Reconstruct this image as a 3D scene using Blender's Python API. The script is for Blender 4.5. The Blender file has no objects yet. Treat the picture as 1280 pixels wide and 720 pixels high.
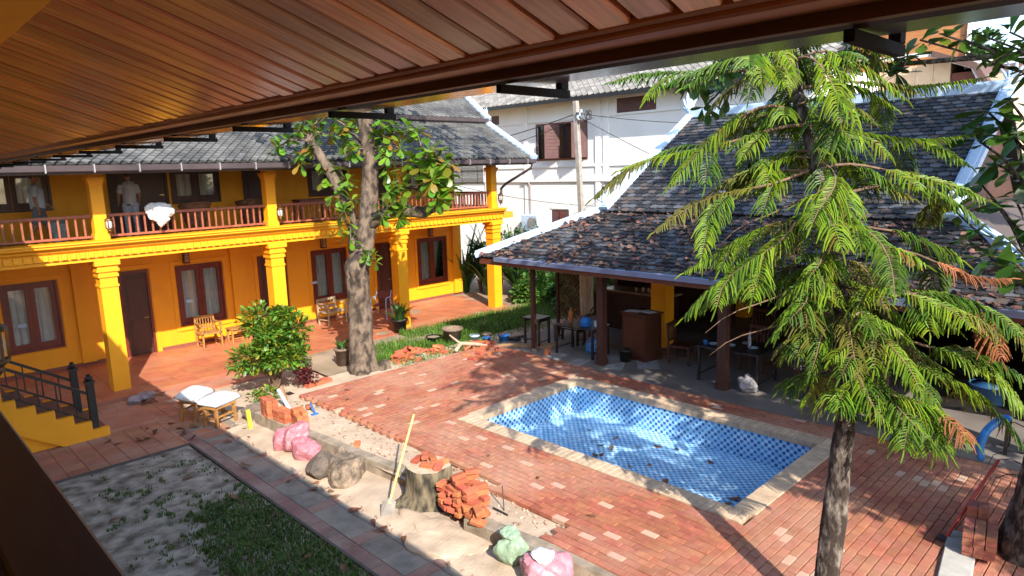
import bpy, bmesh, math, random
from mathutils import Vector, Matrix, noise, Euler
random.seed(7)
R_=math.radians
SC=bpy.context.scene
COL=SC.collection
# ------------------------------------------------------------------ camera
CAM_H=4.7
def _basis():
    f=850.0
    def d(px,py): return Vector(((px-640)/f,-(py-360)/f,-1)).normalized()
    A=d(1510,187); B=d(-202,237)
    Z=A.cross(B).normalized(); s=(A+B).normalized(); t=Z.cross(s)
    X=(s-t)/math.sqrt(2); Y=(s+t)/math.sqrt(2)
    return Matrix((X,Y,Z))
RC=_basis()
cam=bpy.data.objects.new('camera',bpy.data.cameras.new('camera')); COL.objects.link(cam)
cam.data.sensor_width=36; cam.data.lens=850/1280*36; cam.data.clip_start=0.02; cam.data.clip_end=900
cam.matrix_world=Matrix.Translation((0,0,CAM_H))@RC.to_4x4()
SC.camera=cam
FWD=RC@Vector((0,0,-1)); RIGHT=RC@Vector((1,0,0))
CP=Vector((0,0,CAM_H))
def ray(px,py): return RC@Vector(((px-640)/850.0,-(py-360)/850.0,-1))
def U(px,py,dep): return CP+ray(px,py)*dep
def GZ(px,py,z=0.0):
    r=ray(px,py); return CP+r*((z-CAM_H)/r.z)
def proj(p):
    c=RC.transposed()@(Vector(p)-CP)
    if c.z>-0.05: return (-9999,-9999,0)
    return (640-c.x/c.z*850, 360+c.y/c.z*850, -c.z)
# ------------------------------------------------------------------ world, sun, exposure
SUN_EL=35.5; SUN_TH=66.0
w=bpy.data.worlds.new('World'); SC.world=w; w.use_nodes=True
nt=w.node_tree; bg=nt.nodes['Background']
sky=nt.nodes.new('ShaderNodeTexSky'); sky.sky_type='NISHITA'; sky.sun_disc=False
sky.sun_elevation=R_(SUN_EL); sky.sun_rotation=R_(180+90-SUN_TH); sky.air_density=1.0; sky.dust_density=1.0; sky.altitude=300
nt.links.new(sky.outputs[0],bg.inputs[0]); bg.inputs[1].default_value=0.15
sl=bpy.data.lights.new('sun','SUN'); sl.energy=2.9; sl.angle=R_(0.5); sl.color=(1,0.93,0.82)
so=bpy.data.objects.new('sun',sl); COL.objects.link(so)
sd=Vector((math.cos(R_(SUN_TH))*math.cos(R_(SUN_EL)),math.sin(R_(SUN_TH))*math.cos(R_(SUN_EL)),-math.sin(R_(SUN_EL))))
so.rotation_euler=sd.to_track_quat('-Z','Y').to_euler(); so.location=(0,0,30)
SC.view_settings.view_transform='Standard'; SC.view_settings.look='None'; SC.view_settings.gamma=1
SC.view_settings.use_curve_mapping=False; SC.view_settings.exposure=1.72
SC.render.engine='CYCLES'
SC.cycles.max_bounces=8; SC.cycles.diffuse_bounces=5; SC.cycles.transparent_max_bounces=12
# ------------------------------------------------------------------ materials
MC={}
def M(name,c1,c2=None,scale=6,rough=0.7,bump=0.0,bscale=60,rnd=0.0,hue=0.0,metal=0.0,spec=0.4,co='pos',st=(1,1,1),c3=None,f3=0.12,transl=0.0,detail=5,coat=0.0,rot=(0,0,0),c4=None,dust=None,dsc=0.6,dlo=0.5,dhi=0.72,dst=(1,1,1),con=(0.32,0.68)):
    if name in MC: return MC[name]
    m=bpy.data.materials.new(name); m.use_nodes=True; MC[name]=m
    n=m.node_tree.nodes; L=m.node_tree.links; b=n['Principled BSDF']
    b.inputs['Roughness'].default_value=rough; b.inputs['Metallic'].default_value=metal; b.inputs['Specular IOR Level'].default_value=spec
    if coat: b.inputs['Coat Weight'].default_value=coat; b.inputs['Coat Roughness'].default_value=0.15
    if co=='pos': src=n.new('ShaderNodeNewGeometry').outputs['Position']
    else: src=n.new('ShaderNodeTexCoord').outputs['Object']
    mp=n.new('ShaderNodeMapping'); mp.inputs['Scale'].default_value=st; mp.inputs['Rotation'].default_value=rot; L.new(src,mp.inputs[0])
    rv=None
    if rnd or c3 or hue or c4 or co=='obj':
        oi=n.new('ShaderNodeObjectInfo'); ge=n.new('ShaderNodeNewGeometry'); cx=n.new('ShaderNodeCombineXYZ')
        L.new(oi.outputs['Random'],cx.inputs[0]); L.new(ge.outputs['Random Per Island'],cx.inputs[1])
        wn=n.new('ShaderNodeTexWhiteNoise'); wn.noise_dimensions='2D'; L.new(cx.outputs[0],wn.inputs['Vector']); rv=wn
        if co=='obj':
            sc=n.new('ShaderNodeVectorMath'); sc.operation='MULTIPLY_ADD'; L.new(wn.outputs['Color'],sc.inputs[0]); sc.inputs[1].default_value=(37,53,71); L.new(mp.outputs[0],sc.inputs[2]); vec=sc.outputs[0]
        else: vec=mp.outputs[0]
    else: vec=mp.outputs[0]
    nz=n.new('ShaderNodeTexNoise'); nz.inputs['Scale'].default_value=scale; nz.inputs['Detail'].default_value=detail; L.new(vec,nz.inputs['Vector'])
    def mix(fac,a,bb):
        x=n.new('ShaderNodeMix'); x.data_type='RGBA'
        if isinstance(fac,float): x.inputs[0].default_value=fac
        else: L.new(fac,x.inputs[0])
        for i,v in ((6,a),(7,bb)):
            if isinstance(v,tuple): x.inputs[i].default_value=(*v,1)
            else: L.new(v,x.inputs[i])
        return x.outputs[2]
    mr=n.new('ShaderNodeMapRange'); mr.inputs[1].default_value=con[0]; mr.inputs[2].default_value=con[1]; L.new(nz.outputs[0],mr.inputs[0])
    col=mix(mr.outputs[0],c1,c2 if c2 else tuple(x*0.8 for x in c1))
    if c3:
        gt=n.new('ShaderNodeMath'); gt.operation='LESS_THAN'; gt.inputs[1].default_value=f3; L.new(rv.outputs['Value'],gt.inputs[0]); col=mix(gt.outputs[0],col,c3)
    if c4:
        gt=n.new('ShaderNodeMath'); gt.operation='GREATER_THAN'; gt.inputs[1].default_value=1-f3; L.new(rv.outputs['Value'],gt.inputs[0]); col=mix(gt.outputs[0],col,c4)
    if rnd or hue:
        hs=n.new('ShaderNodeHueSaturation'); sp=n.new('ShaderNodeSeparateColor'); L.new(rv.outputs['Color'],sp.inputs[0])
        a=n.new('ShaderNodeMapRange'); a.inputs[3].default_value=1-rnd; a.inputs[4].default_value=1+rnd; L.new(sp.outputs[0],a.inputs[0]); L.new(a.outputs[0],hs.inputs['Value'])
        if hue:
            h=n.new('ShaderNodeMapRange'); h.inputs[3].default_value=0.5-hue; h.inputs[4].default_value=0.5+hue; L.new(sp.outputs[1],h.inputs[0]); L.new(h.outputs[0],hs.inputs['Hue'])
        L.new(col,hs.inputs['Color']); col=hs.outputs[0]
    if dust:
        gp=n.new('ShaderNodeNewGeometry'); dz=n.new('ShaderNodeTexNoise'); dz.inputs['Scale'].default_value=dsc; dz.inputs['Detail'].default_value=9; dz.inputs['Roughness'].default_value=0.65; dmp=n.new('ShaderNodeMapping'); dmp.inputs['Scale'].default_value=dst; L.new(gp.outputs['Position'],dmp.inputs[0]); L.new(dmp.outputs[0],dz.inputs['Vector'])
        dm=n.new('ShaderNodeMapRange'); dm.inputs[1].default_value=dlo; dm.inputs[2].default_value=dhi; dm.inputs[4].default_value=0.8; L.new(dz.outputs[0],dm.inputs[0]); col=mix(dm.outputs[0],col,dust)
    L.new(col,b.inputs['Base Color'])
    if bump:
        n2=n.new('ShaderNodeTexNoise'); n2.inputs['Scale'].default_value=bscale; n2.inputs['Detail'].default_value=4; L.new(vec,n2.inputs['Vector'])
        bp=n.new('ShaderNodeBump'); bp.inputs['Strength'].default_value=bump; bp.inputs['Distance'].default_value=0.02; L.new(n2.outputs[0],bp.inputs['Height']); L.new(bp.outputs[0],b.inputs['Normal'])
    if transl:
        tr=n.new('ShaderNodeBsdfTranslucent'); L.new(col,tr.inputs[0]); ms=n.new('ShaderNodeMixShader'); ms.inputs[0].default_value=transl
        L.new(b.outputs[0],ms.inputs[1]); L.new(tr.outputs[0],ms.inputs[2]); L.new(ms.outputs[0],n['Material Output'].inputs[0])
    return m
def glass_mat(name,tint=(0.88,0.9,0.9)):
    if name in MC: return MC[name]
    m=bpy.data.materials.new(name); m.use_nodes=True; MC[name]=m; n=m.node_tree.nodes; L=m.node_tree.links
    n.remove(n['Principled BSDF'])
    t=n.new('ShaderNodeBsdfTransparent'); t.inputs[0].default_value=(*tint,1); g=n.new('ShaderNodeBsdfGlossy'); g.inputs['Roughness'].default_value=0.03
    f=n.new('ShaderNodeFresnel'); f.inputs[0].default_value=1.6; ms=n.new('ShaderNodeMixShader')
    L.new(f.outputs[0],ms.inputs[0]); L.new(t.outputs[0],ms.inputs[1]); L.new(g.outputs[0],ms.inputs[2]); L.new(ms.outputs[0],n['Material Output'].inputs[0]); return m
def mosaic_mat():
    m=bpy.data.materials.new('pool_mosaic'); m.use_nodes=True; MC['mosaic']=m; n=m.node_tree.nodes; L=m.node_tree.links; b=n['Principled BSDF']
    b.inputs['Roughness'].default_value=0.25
    g=n.new('ShaderNodeNewGeometry'); S=1/0.062
    def vm(op,a,v=None):
        x=n.new('ShaderNodeVectorMath'); x.operation=op; L.new(a,x.inputs[0])
        if v is not None:
            if isinstance(v,tuple): x.inputs[1].default_value=v
            else: L.new(v,x.inputs[1])
        return x
    def mt(op,a,v=None,v2=None):
        x=n.new('ShaderNodeMath'); x.operation=op
        for i,q in enumerate((a,v,v2)):
            if q is None: continue
            if isinstance(q,(int,float)): x.inputs[i].default_value=q
            else: L.new(q,x.inputs[i])
        return x.outputs[0]
    p=vm('MULTIPLY',vm('ADD',g.outputs['Position'],(0.013,0.017,0.011)).outputs[0],(S,S,S)).outputs[0]
    fl=vm('FLOOR',p).outputs[0]; fr=vm('SUBTRACT',p,fl).outputs[0]
    sx=n.new('ShaderNodeSeparateXYZ'); L.new(fl,sx.inputs[0]); par=mt('MODULO',mt('ABSOLUTE',mt('ADD',mt('ADD',sx.outputs[0],sx.outputs[1]),sx.outputs[2])),2)
    wn=n.new('ShaderNodeTexWhiteNoise'); L.new(fl,wn.inputs['Vector'])
    r=n.new('ShaderNodeValToRGB'); L.new(wn.outputs['Value'],r.inputs[0]); r.color_ramp.interpolation='CONSTANT'
    e=r.color_ramp.elements; e[0].color=(0.03,0.16,0.48,1); e[0].position=0; e[1].color=(0.02,0.10,0.36,1); e[1].position=0.4
    x=e.new(0.75); x.color=(0.08,0.28,0.62,1)
    r2=n.new('ShaderNodeValToRGB'); L.new(wn.outputs['Value'],r2.inputs[0]); e=r2.color_ramp.elements; e[0].color=(0.24,0.53,0.78,1); e[1].color=(0.52,0.74,0.86,1)
    mx=n.new('ShaderNodeMix'); mx.data_type='RGBA'; L.new(par,mx.inputs[0]); L.new(r2.outputs[0],mx.inputs[6]); L.new(r.outputs[0],mx.inputs[7])
    # grout: distance to the cell border in the two directions of the face
    sf=n.new('ShaderNodeSeparateXYZ'); L.new(fr,sf.inputs[0]); sn=n.new('ShaderNodeSeparateXYZ'); L.new(g.outputs['True Normal'],sn.inputs[0])
    mn=None
    for i in range(3):
        dd=mt('MINIMUM',sf.outputs[i],mt('SUBTRACT',1,sf.outputs[i])); dd=mt('ADD',dd,mt('MULTIPLY',mt('ABSOLUTE',sn.outputs[i]),2)); mn=dd if mn is None else mt('MINIMUM',mn,dd)
    gr=mt('LESS_THAN',mn,0.07); m0=n.new('ShaderNodeMix'); m0.data_type='RGBA'; L.new(mt('MULTIPLY',mt('ABSOLUTE',sn.outputs[2]),0.25),m0.inputs[0]); L.new(mx.outputs[2],m0.inputs[6]); L.new(r2.outputs[0],m0.inputs[7]); mx=m0
    m2=n.new('ShaderNodeMix'); m2.data_type='RGBA'; L.new(gr,m2.inputs[0]); L.new(mx.outputs[2],m2.inputs[6]); m2.inputs[7].default_value=(0.36,0.58,0.72,1)
    L.new(m2.outputs[2],b.inputs['Base Color']); return m
# ------------------------------------------------------------------ mesh builder
class MB:
    def __init__(s): s.v=[]; s.f=[]
    def add(s,vs,fs,Mx=None):
        o=len(s.v)
        s.v+= [tuple(Mx@Vector(p)) for p in vs] if Mx else [tuple(p) for p in vs]
        s.f+=[tuple(i+o for i in f) for f in fs]; return s
    def box(s,x0,x1,y0,y1,z0,z1,Mx=None):
        return s.add([(x0,y0,z0),(x1,y0,z0),(x1,y1,z0),(x0,y1,z0),(x0,y0,z1),(x1,y0,z1),(x1,y1,z1),(x0,y1,z1)],
            [(0,3,2,1),(4,5,6,7),(0,1,5,4),(1,2,6,5),(2,3,7,6),(3,0,4,7)],Mx)
    def cham(s,x0,x1,y0,y1,z0,z1,c=0.006,Mx=None):   # box with a chamfered top
        a=[(x0,y0,z0),(x1,y0,z0),(x1,y1,z0),(x0,y1,z0),(x0,y0,z1-c),(x1,y0,z1-c),(x1,y1,z1-c),(x0,y1,z1-c),(x0+c,y0+c,z1),(x1-c,y0+c,z1),(x1-c,y1-c,z1),(x0+c,y1-c,z1)]
        return s.add(a,[(0,3,2,1),(0,1,5,4),(1,2,6,5),(2,3,7,6),(3,0,4,7),(4,5,9,8),(5,6,10,9),(6,7,11,10),(7,4,8,11),(8,9,10,11)],Mx)
    def bar(s,a,b,w,h=None,up=(0,0,1)):
        a=Vector(a); b=Vector(b); h=h or w; d=(b-a); l=d.length; d.normalize(); u=Vector(up)
        if abs(d.dot(u))>0.97: u=Vector((0,1,0))
        sx=d.cross(u).normalized(); uz=sx.cross(d)
        Mx=Matrix((( d.x,sx.x,uz.x,a.x),(d.y,sx.y,uz.y,a.y),(d.z,sx.z,uz.z,a.z),(0,0,0,1)))
        return s.box(0,l,-w/2,w/2,-h/2,h/2,Mx)
    def tube(s,pts,rad,n=8,cap=True):
        pts=[Vector(p) for p in pts]
        if not isinstance(rad,(list,tuple)): rad=[rad]*len(pts)
        o=len(s.v); pu=None
        for i,p in enumerate(pts):
            d=(pts[min(i+1,len(pts)-1)]-pts[max(i-1,0)])
            if d.length<1e-9: d=Vector((0,0,1))
            d.normalize()
            if pu is None: u=d.orthogonal().normalized()
            else:
                u=pu-d*pu.dot(d)
                u=u.normalized() if u.length>1e-6 else d.orthogonal().normalized()
            pu=u; v=d.cross(u)
            for k in range(n):
                a=2*math.pi*k/n; s.v.append(tuple(p+(u*math.cos(a)+v*math.sin(a))*rad[i]))
        for i in range(len(pts)-1):
            for k in range(n): s.f.append((o+i*n+k,o+i*n+(k+1)%n,o+(i+1)*n+(k+1)%n,o+(i+1)*n+k))
        if cap: s.f.append(tuple(o+k for k in reversed(range(n)))); s.f.append(tuple(o+(len(pts)-1)*n+k for k in range(n)))
        return s
    def lathe(s,prof,n=16,c=(0,0,0),Mx=None):
        o=len(s.v); c=Vector(c)
        for r,z in prof:
            for k in range(n):
                a=2*math.pi*k/n; p=c+Vector((r*math.cos(a),r*math.sin(a),z)); s.v.append(tuple(Mx@p if Mx else p))
        for i in range(len(prof)-1):
            for k in range(n): s.f.append((o+i*n+k,o+i*n+(k+1)%n,o+(i+1)*n+(k+1)%n,o+(i+1)*n+k))
        s.f.append(tuple(o+k for k in reversed(range(n)))); s.f.append(tuple(o+(len(prof)-1)*n+k for k in range(n)))
        return s
    def extr(s,poly,a,b,axis='x'):   # closed profile polygon of pairs run from a to b along an axis; pairs = (y,z) for x, (x,z) for y, (x,y) for z
        o=len(s.v); n=len(poly)
        for t in (a,b):
            for p in poly: s.v.append((t,p[0],p[1]) if axis=='x' else ((p[0],t,p[1]) if axis=='y' else (p[0],p[1],t)))
        for k in range(n): s.f.append((o+k,o+(k+1)%n,o+n+(k+1)%n,o+n+k))
        s.f.append(tuple(o+k for k in reversed(range(n)))); s.f.append(tuple(o+n+k for k in range(n))); return s
    def blob(s,c,r,seed=0,amp=0.15,fr=1.5,sub=3,Mx=None,flat=None,ridge=0.0):
        bm=bmesh.new(); bmesh.ops.create_icosphere(bm,subdivisions=sub,radius=1); vs=[]
        for v in bm.verts:
            p=v.co.copy(); q=p*fr+Vector((seed*3.1,seed*1.7,seed*2.3))
            d=1+amp*noise.noise(q)*1.6+amp*0.5*noise.noise(q*2.7)
            if ridge: d+=ridge*(abs(noise.noise(q*2.2+Vector((9,2,5))))-0.2)
            p=Vector((p.x*d*r[0],p.y*d*r[1],p.z*d*r[2]))
            if flat is not None and p.z<flat: p.z=flat+(p.z-flat)*0.12
            p=Vector(c)+p; vs.append(Mx@p if Mx else p)
        fs=[tuple(v.index for v in f.verts) for f in bm.faces]; bm.free(); return s.add(vs,fs)
    def facet(s,c,r,seed=0,N=20,lo=.72,k=14.0,sub=4,amp=.03,fr=3.0,flat=None):
        rnd=random.Random(seed); pl=[]
        for i in range(N):
            d=Vector((rnd.gauss(0,1),rnd.gauss(0,1),rnd.gauss(0,1))).normalized(); pl.append((d,rnd.uniform(lo,1.02)))
        bm=bmesh.new(); bmesh.ops.create_icosphere(bm,subdivisions=sub,radius=1); vs=[]; sd=Vector((seed*1.7,seed*.9,seed*2.3))
        for v in bm.verts:
            p=v.co; t=0.0
            for d,h in pl:
                q=p.dot(d)
                if q>.05: t+=(q/h)**k
            q=min(1.25,(t+.02)**(-1/k))*(1+amp*noise.noise(p*fr+sd)+amp*.6*noise.noise(p*fr*2.6+sd))
            z=p.z*q*r[2]
            if flat is not None and z<flat: z=flat+(z-flat)*.1
            vs.append((c[0]+p.x*q*r[0],c[1]+p.y*q*r[1],c[2]+z))
        s.add(vs,[tuple(v.index for v in f.verts) for f in bm.faces]); bm.free(); return s
    def mesh(s,name,mat=None,smooth=False):
        me=bpy.data.meshes.new(name); me.from_pydata(s.v,[],s.f); me.update()
        if mat: me.materials.append(mat)
        if smooth: me.shade_smooth() if hasattr(me,'shade_smooth') else None
        return me
    def build(s,name,mat,parent=None,smooth=False,kind=None):
        return ob(name,s.mesh(name,mat,smooth),parent,kind)
def ob(name,me,parent=None,kind=None):
    o=bpy.data.objects.new(name,me); COL.objects.link(o)
    if parent is not None: own(o,parent)
    if kind: o['kind']=kind
    return o
def own(o,parent):
    o.parent=parent
    if parent.type=='EMPTY' and not parent.get('_local'): o.matrix_parent_inverse=Matrix.Translation(-parent.location)
def tag(o,label,cat,group=None):
    o['label']=label; o['category']=cat
    if group: o['group']=group
    return o
def thing(name,label,cat,loc=(0,0,0),group=None,rz=None):
    o=bpy.data.objects.new(name,None); COL.objects.link(o); o.location=loc; o.empty_display_size=0.2; tag(o,label,cat,group)
    if rz is not None: o['_local']=1; o.rotation_euler=(0,0,rz)      # children then in local coordinates
    return o
def struct(name,mb,mat,smooth=False): return mb.build(name,mat,None,smooth,'structure')
def dup(root,loc,rz=0,label=None,group=None):
    r=root.copy(); COL.objects.link(r); r.location=loc; r.rotation_euler=(0,0,rz)
    if label: r['label']=label
    if group: r['group']=group
    for ch in list(root.children):
        c=ch.copy(); COL.objects.link(c); c.parent=r
        for g in list(ch.children):
            d=g.copy(); COL.objects.link(d); d.parent=c
    return r
def ring(mb,outer,hole,z):   # flat sheet with a rectangular hole
    X=[outer[0],hole[0],hole[1],outer[1]]; Y=[outer[2],hole[2],hole[3],outer[3]]
    for i in range(3):
        for j in range(3):
            if i==1 and j==1: continue
            mb.add([(X[i],Y[j],z),(X[i+1],Y[j],z),(X[i+1],Y[j+1],z),(X[i],Y[j+1],z)],[(0,1,2,3)])
    return mb
# palette
yellow=M('yellow_paint',(0.84,0.355,0.006),(0.79,0.32,0.006),scale=1.6,rough=0.62,bump=0.08,bscale=60,dust=(0.58,0.25,0.012),dsc=2.2,dlo=0.50,dhi=0.95,dst=(1,1,0.22))
wood=M('soffit_wood',(0.80,0.31,0.115),(0.44,0.14,0.045),scale=5,rough=0.32,bump=0.2,bscale=30,co='obj',st=(0.9,14,14),rnd=0.36,hue=0.012,spec=0.6,detail=8,coat=0.7)
fasciad=M('fascia_dark',(0.13,0.05,0.03),(0.07,0.028,0.018),scale=4,rough=0.5,co='obj',st=(8,0.6,8))
darkwood=M('dark_wood',(0.060,0.022,0.012),(0.030,0.012,0.008),scale=5,rough=0.42,co='obj',st=(3,3,3),spec=0.4)
fasciawood=M('fascia_wood',(0.46,0.18,0.08),(0.30,0.10,0.045),scale=4,rough=0.4,co='obj',st=(8,0.6,8),bump=0.15,spec=0.5)
maroon=M('maroon_frame',(0.16,0.028,0.014),(0.11,0.02,0.012),scale=4,rough=0.4)
railwood=M('rail_wood',(0.30,0.095,0.05),(0.20,0.055,0.03),scale=6,rough=0.5)
doorwood=M('door_wood',(0.085,0.028,0.016),(0.05,0.018,0.012),scale=4,rough=0.45,co='obj',st=(12,12,1))
postwood=M('post_wood',(0.075,0.028,0.018),(0.04,0.016,0.012),scale=5,rough=0.6,st=(8,8,1),bump=0.2)
black=M('black_metal',(0.012,0.012,0.013),(0.02,0.018,0.016),rough=0.45)
blackwood=M('black_table',(0.018,0.016,0.016),(0.03,0.025,0.022),rough=0.35)
bronze=M('bronze',(0.16,0.08,0.03),(0.05,0.03,0.018),scale=20,rough=0.45,metal=0.6)
glass=glass_mat('window_glass'); 
curtainm=M('curtain_cloth',(0.80,0.78,0.74),(0.7,0.68,0.64),rough=0.9,transl=0.2)
terra=M('terracotta_tile',(0.44,0.155,0.075),(0.36,0.12,0.06),scale=3,rough=0.5,rnd=0.10,hue=0.006,dust=(0.50,0.27,0.18),dsc=0.5,dlo=0.48,dhi=0.8)
terrad=M('terracotta_patio',(0.40,0.16,0.085),(0.30,0.12,0.07),scale=2.5,rough=0.7,rnd=0.13,hue=0.008,bump=0.1,dust=(0.42,0.29,0.20),dsc=0.8,dlo=0.45,dhi=0.75)
brickm=M('paver_brick',(0.345,0.115,0.062),(0.26,0.082,0.045),scale=9,rough=0.85,bump=0.4,bscale=60,rnd=0.17,hue=0.010,c3=(0.55,0.35,0.25),f3=0.035,co='obj',dust=(0.43,0.265,0.18),dsc=0.8,dlo=0.42,dhi=0.80)
brickw=M('weathered_brick',(0.33,0.12,0.075),(0.20,0.075,0.05),scale=12,rough=0.9,bump=0.35,bscale=70,rnd=0.25,hue=0.012,co='obj')
brickr=M('raw_brick',(0.47,0.135,0.06),(0.36,0.095,0.045),scale=12,rough=0.85,bump=0.35,bscale=70,rnd=0.22,hue=0.012,co='obj')
sand=M('sand',(0.50,0.385,0.28),(0.34,0.255,0.18),scale=2.6,rough=0.95,bump=0.5,bscale=26,detail=9)
dirt=M('dirt',(0.34,0.26,0.18),(0.20,0.15,0.10),scale=1.2,rough=0.95,bump=0.5,bscale=30,detail=9)
conc=M('concrete',(0.34,0.275,0.205),(0.18,0.14,0.10),scale=5,rough=0.9,bump=0.35,bscale=50,detail=8)
concg=M('grey_floor',(0.20,0.175,0.155),(0.12,0.10,0.09),scale=1.3,rough=0.55,bump=0.05,detail=8)
slabm=M('path_slab',(0.27,0.235,0.19),(0.17,0.14,0.11),scale=4,rough=0.9,bump=0.3,rnd=0.12,bscale=70,detail=8,dust=(0.40,0.31,0.22),dsc=1.3,dlo=0.45,dhi=0.75)
pinkband=M('red_band',(0.27,0.13,0.10),(0.20,0.105,0.085),scale=5,rough=0.85,rnd=0.12,bump=0.2,dust=(0.38,0.29,0.21),dsc=1.3,dlo=0.42,dhi=0.72)
coping=M('coping_stone',(0.50,0.37,0.25),(0.38,0.27,0.18),scale=9,rough=0.85,bump=0.3,rnd=0.12,co='obj')
whitetrim=M('white_trim',(0.44,0.56,0.70),(0.36,0.48,0.63),scale=3,rough=0.6)
whitewall=M('white_wall',(0.78,0.77,0.74),(0.70,0.69,0.65),scale=0.7,rough=0.8,detail=8)
gutterm=M('gutter_metal',(0.10,0.075,0.08),(0.07,0.055,0.06),scale=3,rough=0.3,metal=0.3)
tileA=M('roof_tile_grey',(0.14,0.137,0.128),(0.055,0.056,0.058),scale=1.6,rough=0.75,rnd=0.25,bump=0.2,co='pos')
tileB=M('roof_tile_weathered_dappled',(0.034,0.034,0.037),(0.016,0.017,0.019),scale=6,rough=0.7,rnd=0.5,c3=(0.13,0.135,0.15),f3=0.22,bump=0.3,c4=(0.06,0.045,0.038))  # weathered tiles; the paler share also stands in for dappled light and glints
tileC=M('roof_tile_pale',(0.30,0.28,0.25),(0.20,0.185,0.165),scale=3,rough=0.85,rnd=0.3)
roofbase=M('roof_underlay',(0.04,0.038,0.036),rough=0.9)
bark=M('bark',(0.15,0.108,0.075),(0.035,0.024,0.018),con=(0.40,0.60),scale=7,rough=0.95,bump=1.0,bscale=16,st=(1,1,0.6),detail=8)
barkd=M('bark_dark',(0.030,0.020,0.015),(0.22,0.18,0.145),con=(0.45,0.70),scale=15,rough=0.95,bump=0.9,bscale=38,st=(1,1,0.5),detail=9)
leafA=M('almond_leaf',(0.17,0.30,0.022),(0.09,0.19,0.018),scale=3,rough=0.35,rnd=0.45,hue=0.03,c3=(0.30,0.28,0.03),f3=0.07,c4=(0.22,0.13,0.02),transl=0.45,spec=0.5)
leafB=M('almond_leaf_backlit',(0.06,0.135,0.016),(0.035,0.085,0.014),scale=3,rough=0.35,rnd=0.45,hue=0.03,c3=(0.16,0.24,0.025),f3=0.12,transl=0.4,spec=0.5)  # backlit shade put into the green, brighter share painted as sunlit leaves
leafS=M('shrub_leaf',(0.10,0.21,0.02),(0.06,0.13,0.015),scale=3,rough=0.4,rnd=0.45,hue=0.03,c3=(0.42,0.38,0.03),f3=0.16,transl=0.3)
leafG=M('garden_leaf',(0.045,0.12,0.02),(0.03,0.075,0.014),scale=2,rough=0.4,rnd=0.4,hue=0.03,transl=0.3)
needle=M('needle_green',(0.23,0.33,0.018),(0.12,0.22,0.015),scale=2.2,rough=0.45,rnd=0.35,hue=0.02,c3=(0.27,0.24,0.03),f3=0.05,transl=0.45)
needled=M('needle_dead',(0.36,0.13,0.05),(0.25,0.09,0.035),scale=4,rough=0.7,rnd=0.3,transl=0.3)
needle2=M('needle_dark',(0.11,0.20,0.016),(0.055,0.12,0.013),scale=2.2,rough=0.45,rnd=0.35,hue=0.02,transl=0.35)
needle3=M('needle_olive',(0.20,0.20,0.03),(0.12,0.12,0.02),scale=2.2,rough=0.5,rnd=0.3,hue=0.02,transl=0.4)
twig=M('twig',(0.20,0.125,0.075),(0.10,0.06,0.038),scale=14,rough=0.9)
grassm=M('grass_blade',(0.085,0.16,0.025),(0.045,0.095,0.016),scale=2,rough=0.6,rnd=0.45,hue=0.035,c3=(0.26,0.21,0.09),f3=0.13,transl=0.3)
deadleaf=M('dead_leaf',(0.20,0.085,0.04),(0.10,0.045,0.025),scale=9,rough=0.8,rnd=0.45,hue=0.02,co='obj')
rockm=M('rock',(0.27,0.20,0.14),(0.10,0.075,0.055),con=(0.40,0.62),scale=7,rough=0.95,bump=0.7,bscale=20,detail=9)
pinksack=M('pink_sack',(0.50,0.20,0.23),(0.38,0.13,0.155),scale=9,rough=0.4,bump=0.6,bscale=30)
greensack=M('green_sack',(0.30,0.40,0.28),(0.20,0.29,0.20),scale=9,rough=0.5,bump=0.4,bscale=20)
whitecloth=M('white_cloth',(0.62,0.62,0.63),(0.52,0.52,0.54),scale=4,rough=0.85,bump=0.25,bscale=14)
plastic=M('clear_plastic',(0.30,0.285,0.30),(0.16,0.15,0.16),scale=8,rough=0.3,bump=0.5,bscale=22)
bamboo=M('bamboo',(0.42,0.21,0.06),(0.28,0.13,0.04),scale=8,rough=0.5,co='obj')
wicker=M('wicker',(0.20,0.10,0.05),(0.08,0.04,0.02),scale=30,rough=0.7,bump=0.6,bscale=90,co='obj')
bluem=M('blue_plastic',(0.02,0.17,0.50),(0.015,0.13,0.42),rough=0.35)
redm=M('red_paint',(0.50,0.05,0.02),(0.38,0.035,0.02),rough=0.45)
potm=M('clay_pot',(0.22,0.15,0.11),(0.14,0.095,0.07),scale=7,rough=0.85,bump=0.2)
stumpm=M('stump_wood',(0.17,0.135,0.085),(0.03,0.026,0.019),con=(0.42,0.6),scale=9,rough=0.95,bump=0.8,bscale=22,st=(1,1,0.35),detail=8)
mosaic_mat()
# ================================================================== SETTING: ground, terrace, paving, pool
ZT=0.28                                     # brick terrace level
PX0,PX1,PY0,PY1=7.74,10.56,3.90,8.92        # inner rim of the pool
HOLE=(PX0-0.02,PX1+0.02,PY0-0.02,PY1+0.02)
struct('ground',ring(MB(),(-160,220,-160,220),HOLE,-0.06),dirt)
def wavy(mb,x0,x1,y0,y1,z,nx,ny,amp=0.02,fr=1.3,edge=0.0,hole=None):
    o=len(mb.v)
    for j in range(ny+1):
        for i in range(nx+1):
            x=x0+(x1-x0)*i/nx; y=y0+(y1-y0)*j/ny
            mb.v.append((x,y,z+amp*noise.noise(Vector((x*fr,y*fr,1.7)))+amp*0.5*noise.noise(Vector((x*fr*3,y*fr*3,4.7)))))
    for j in range(ny):
        for i in range(nx): a=o+j*(nx+1)+i; mb.f.append((a,a+1,a+nx+2,a+nx+1))
    return mb
m=wavy(MB(),4.42,7.9,2.0,16.05,0.012,60,160,0.018)
m.v=[(x,y,z+max(-.03,min(.05,(x-4.62)*.22)) if y<12.6 else z) for x,y,z in m.v]
struct('sand_ground',m,sand,True)
m=MB(); wavy(m,5.42,6.5,2.0,13.0,0.205,18,110,0.022)
struct('sand_bed',m,sand,True)
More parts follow.
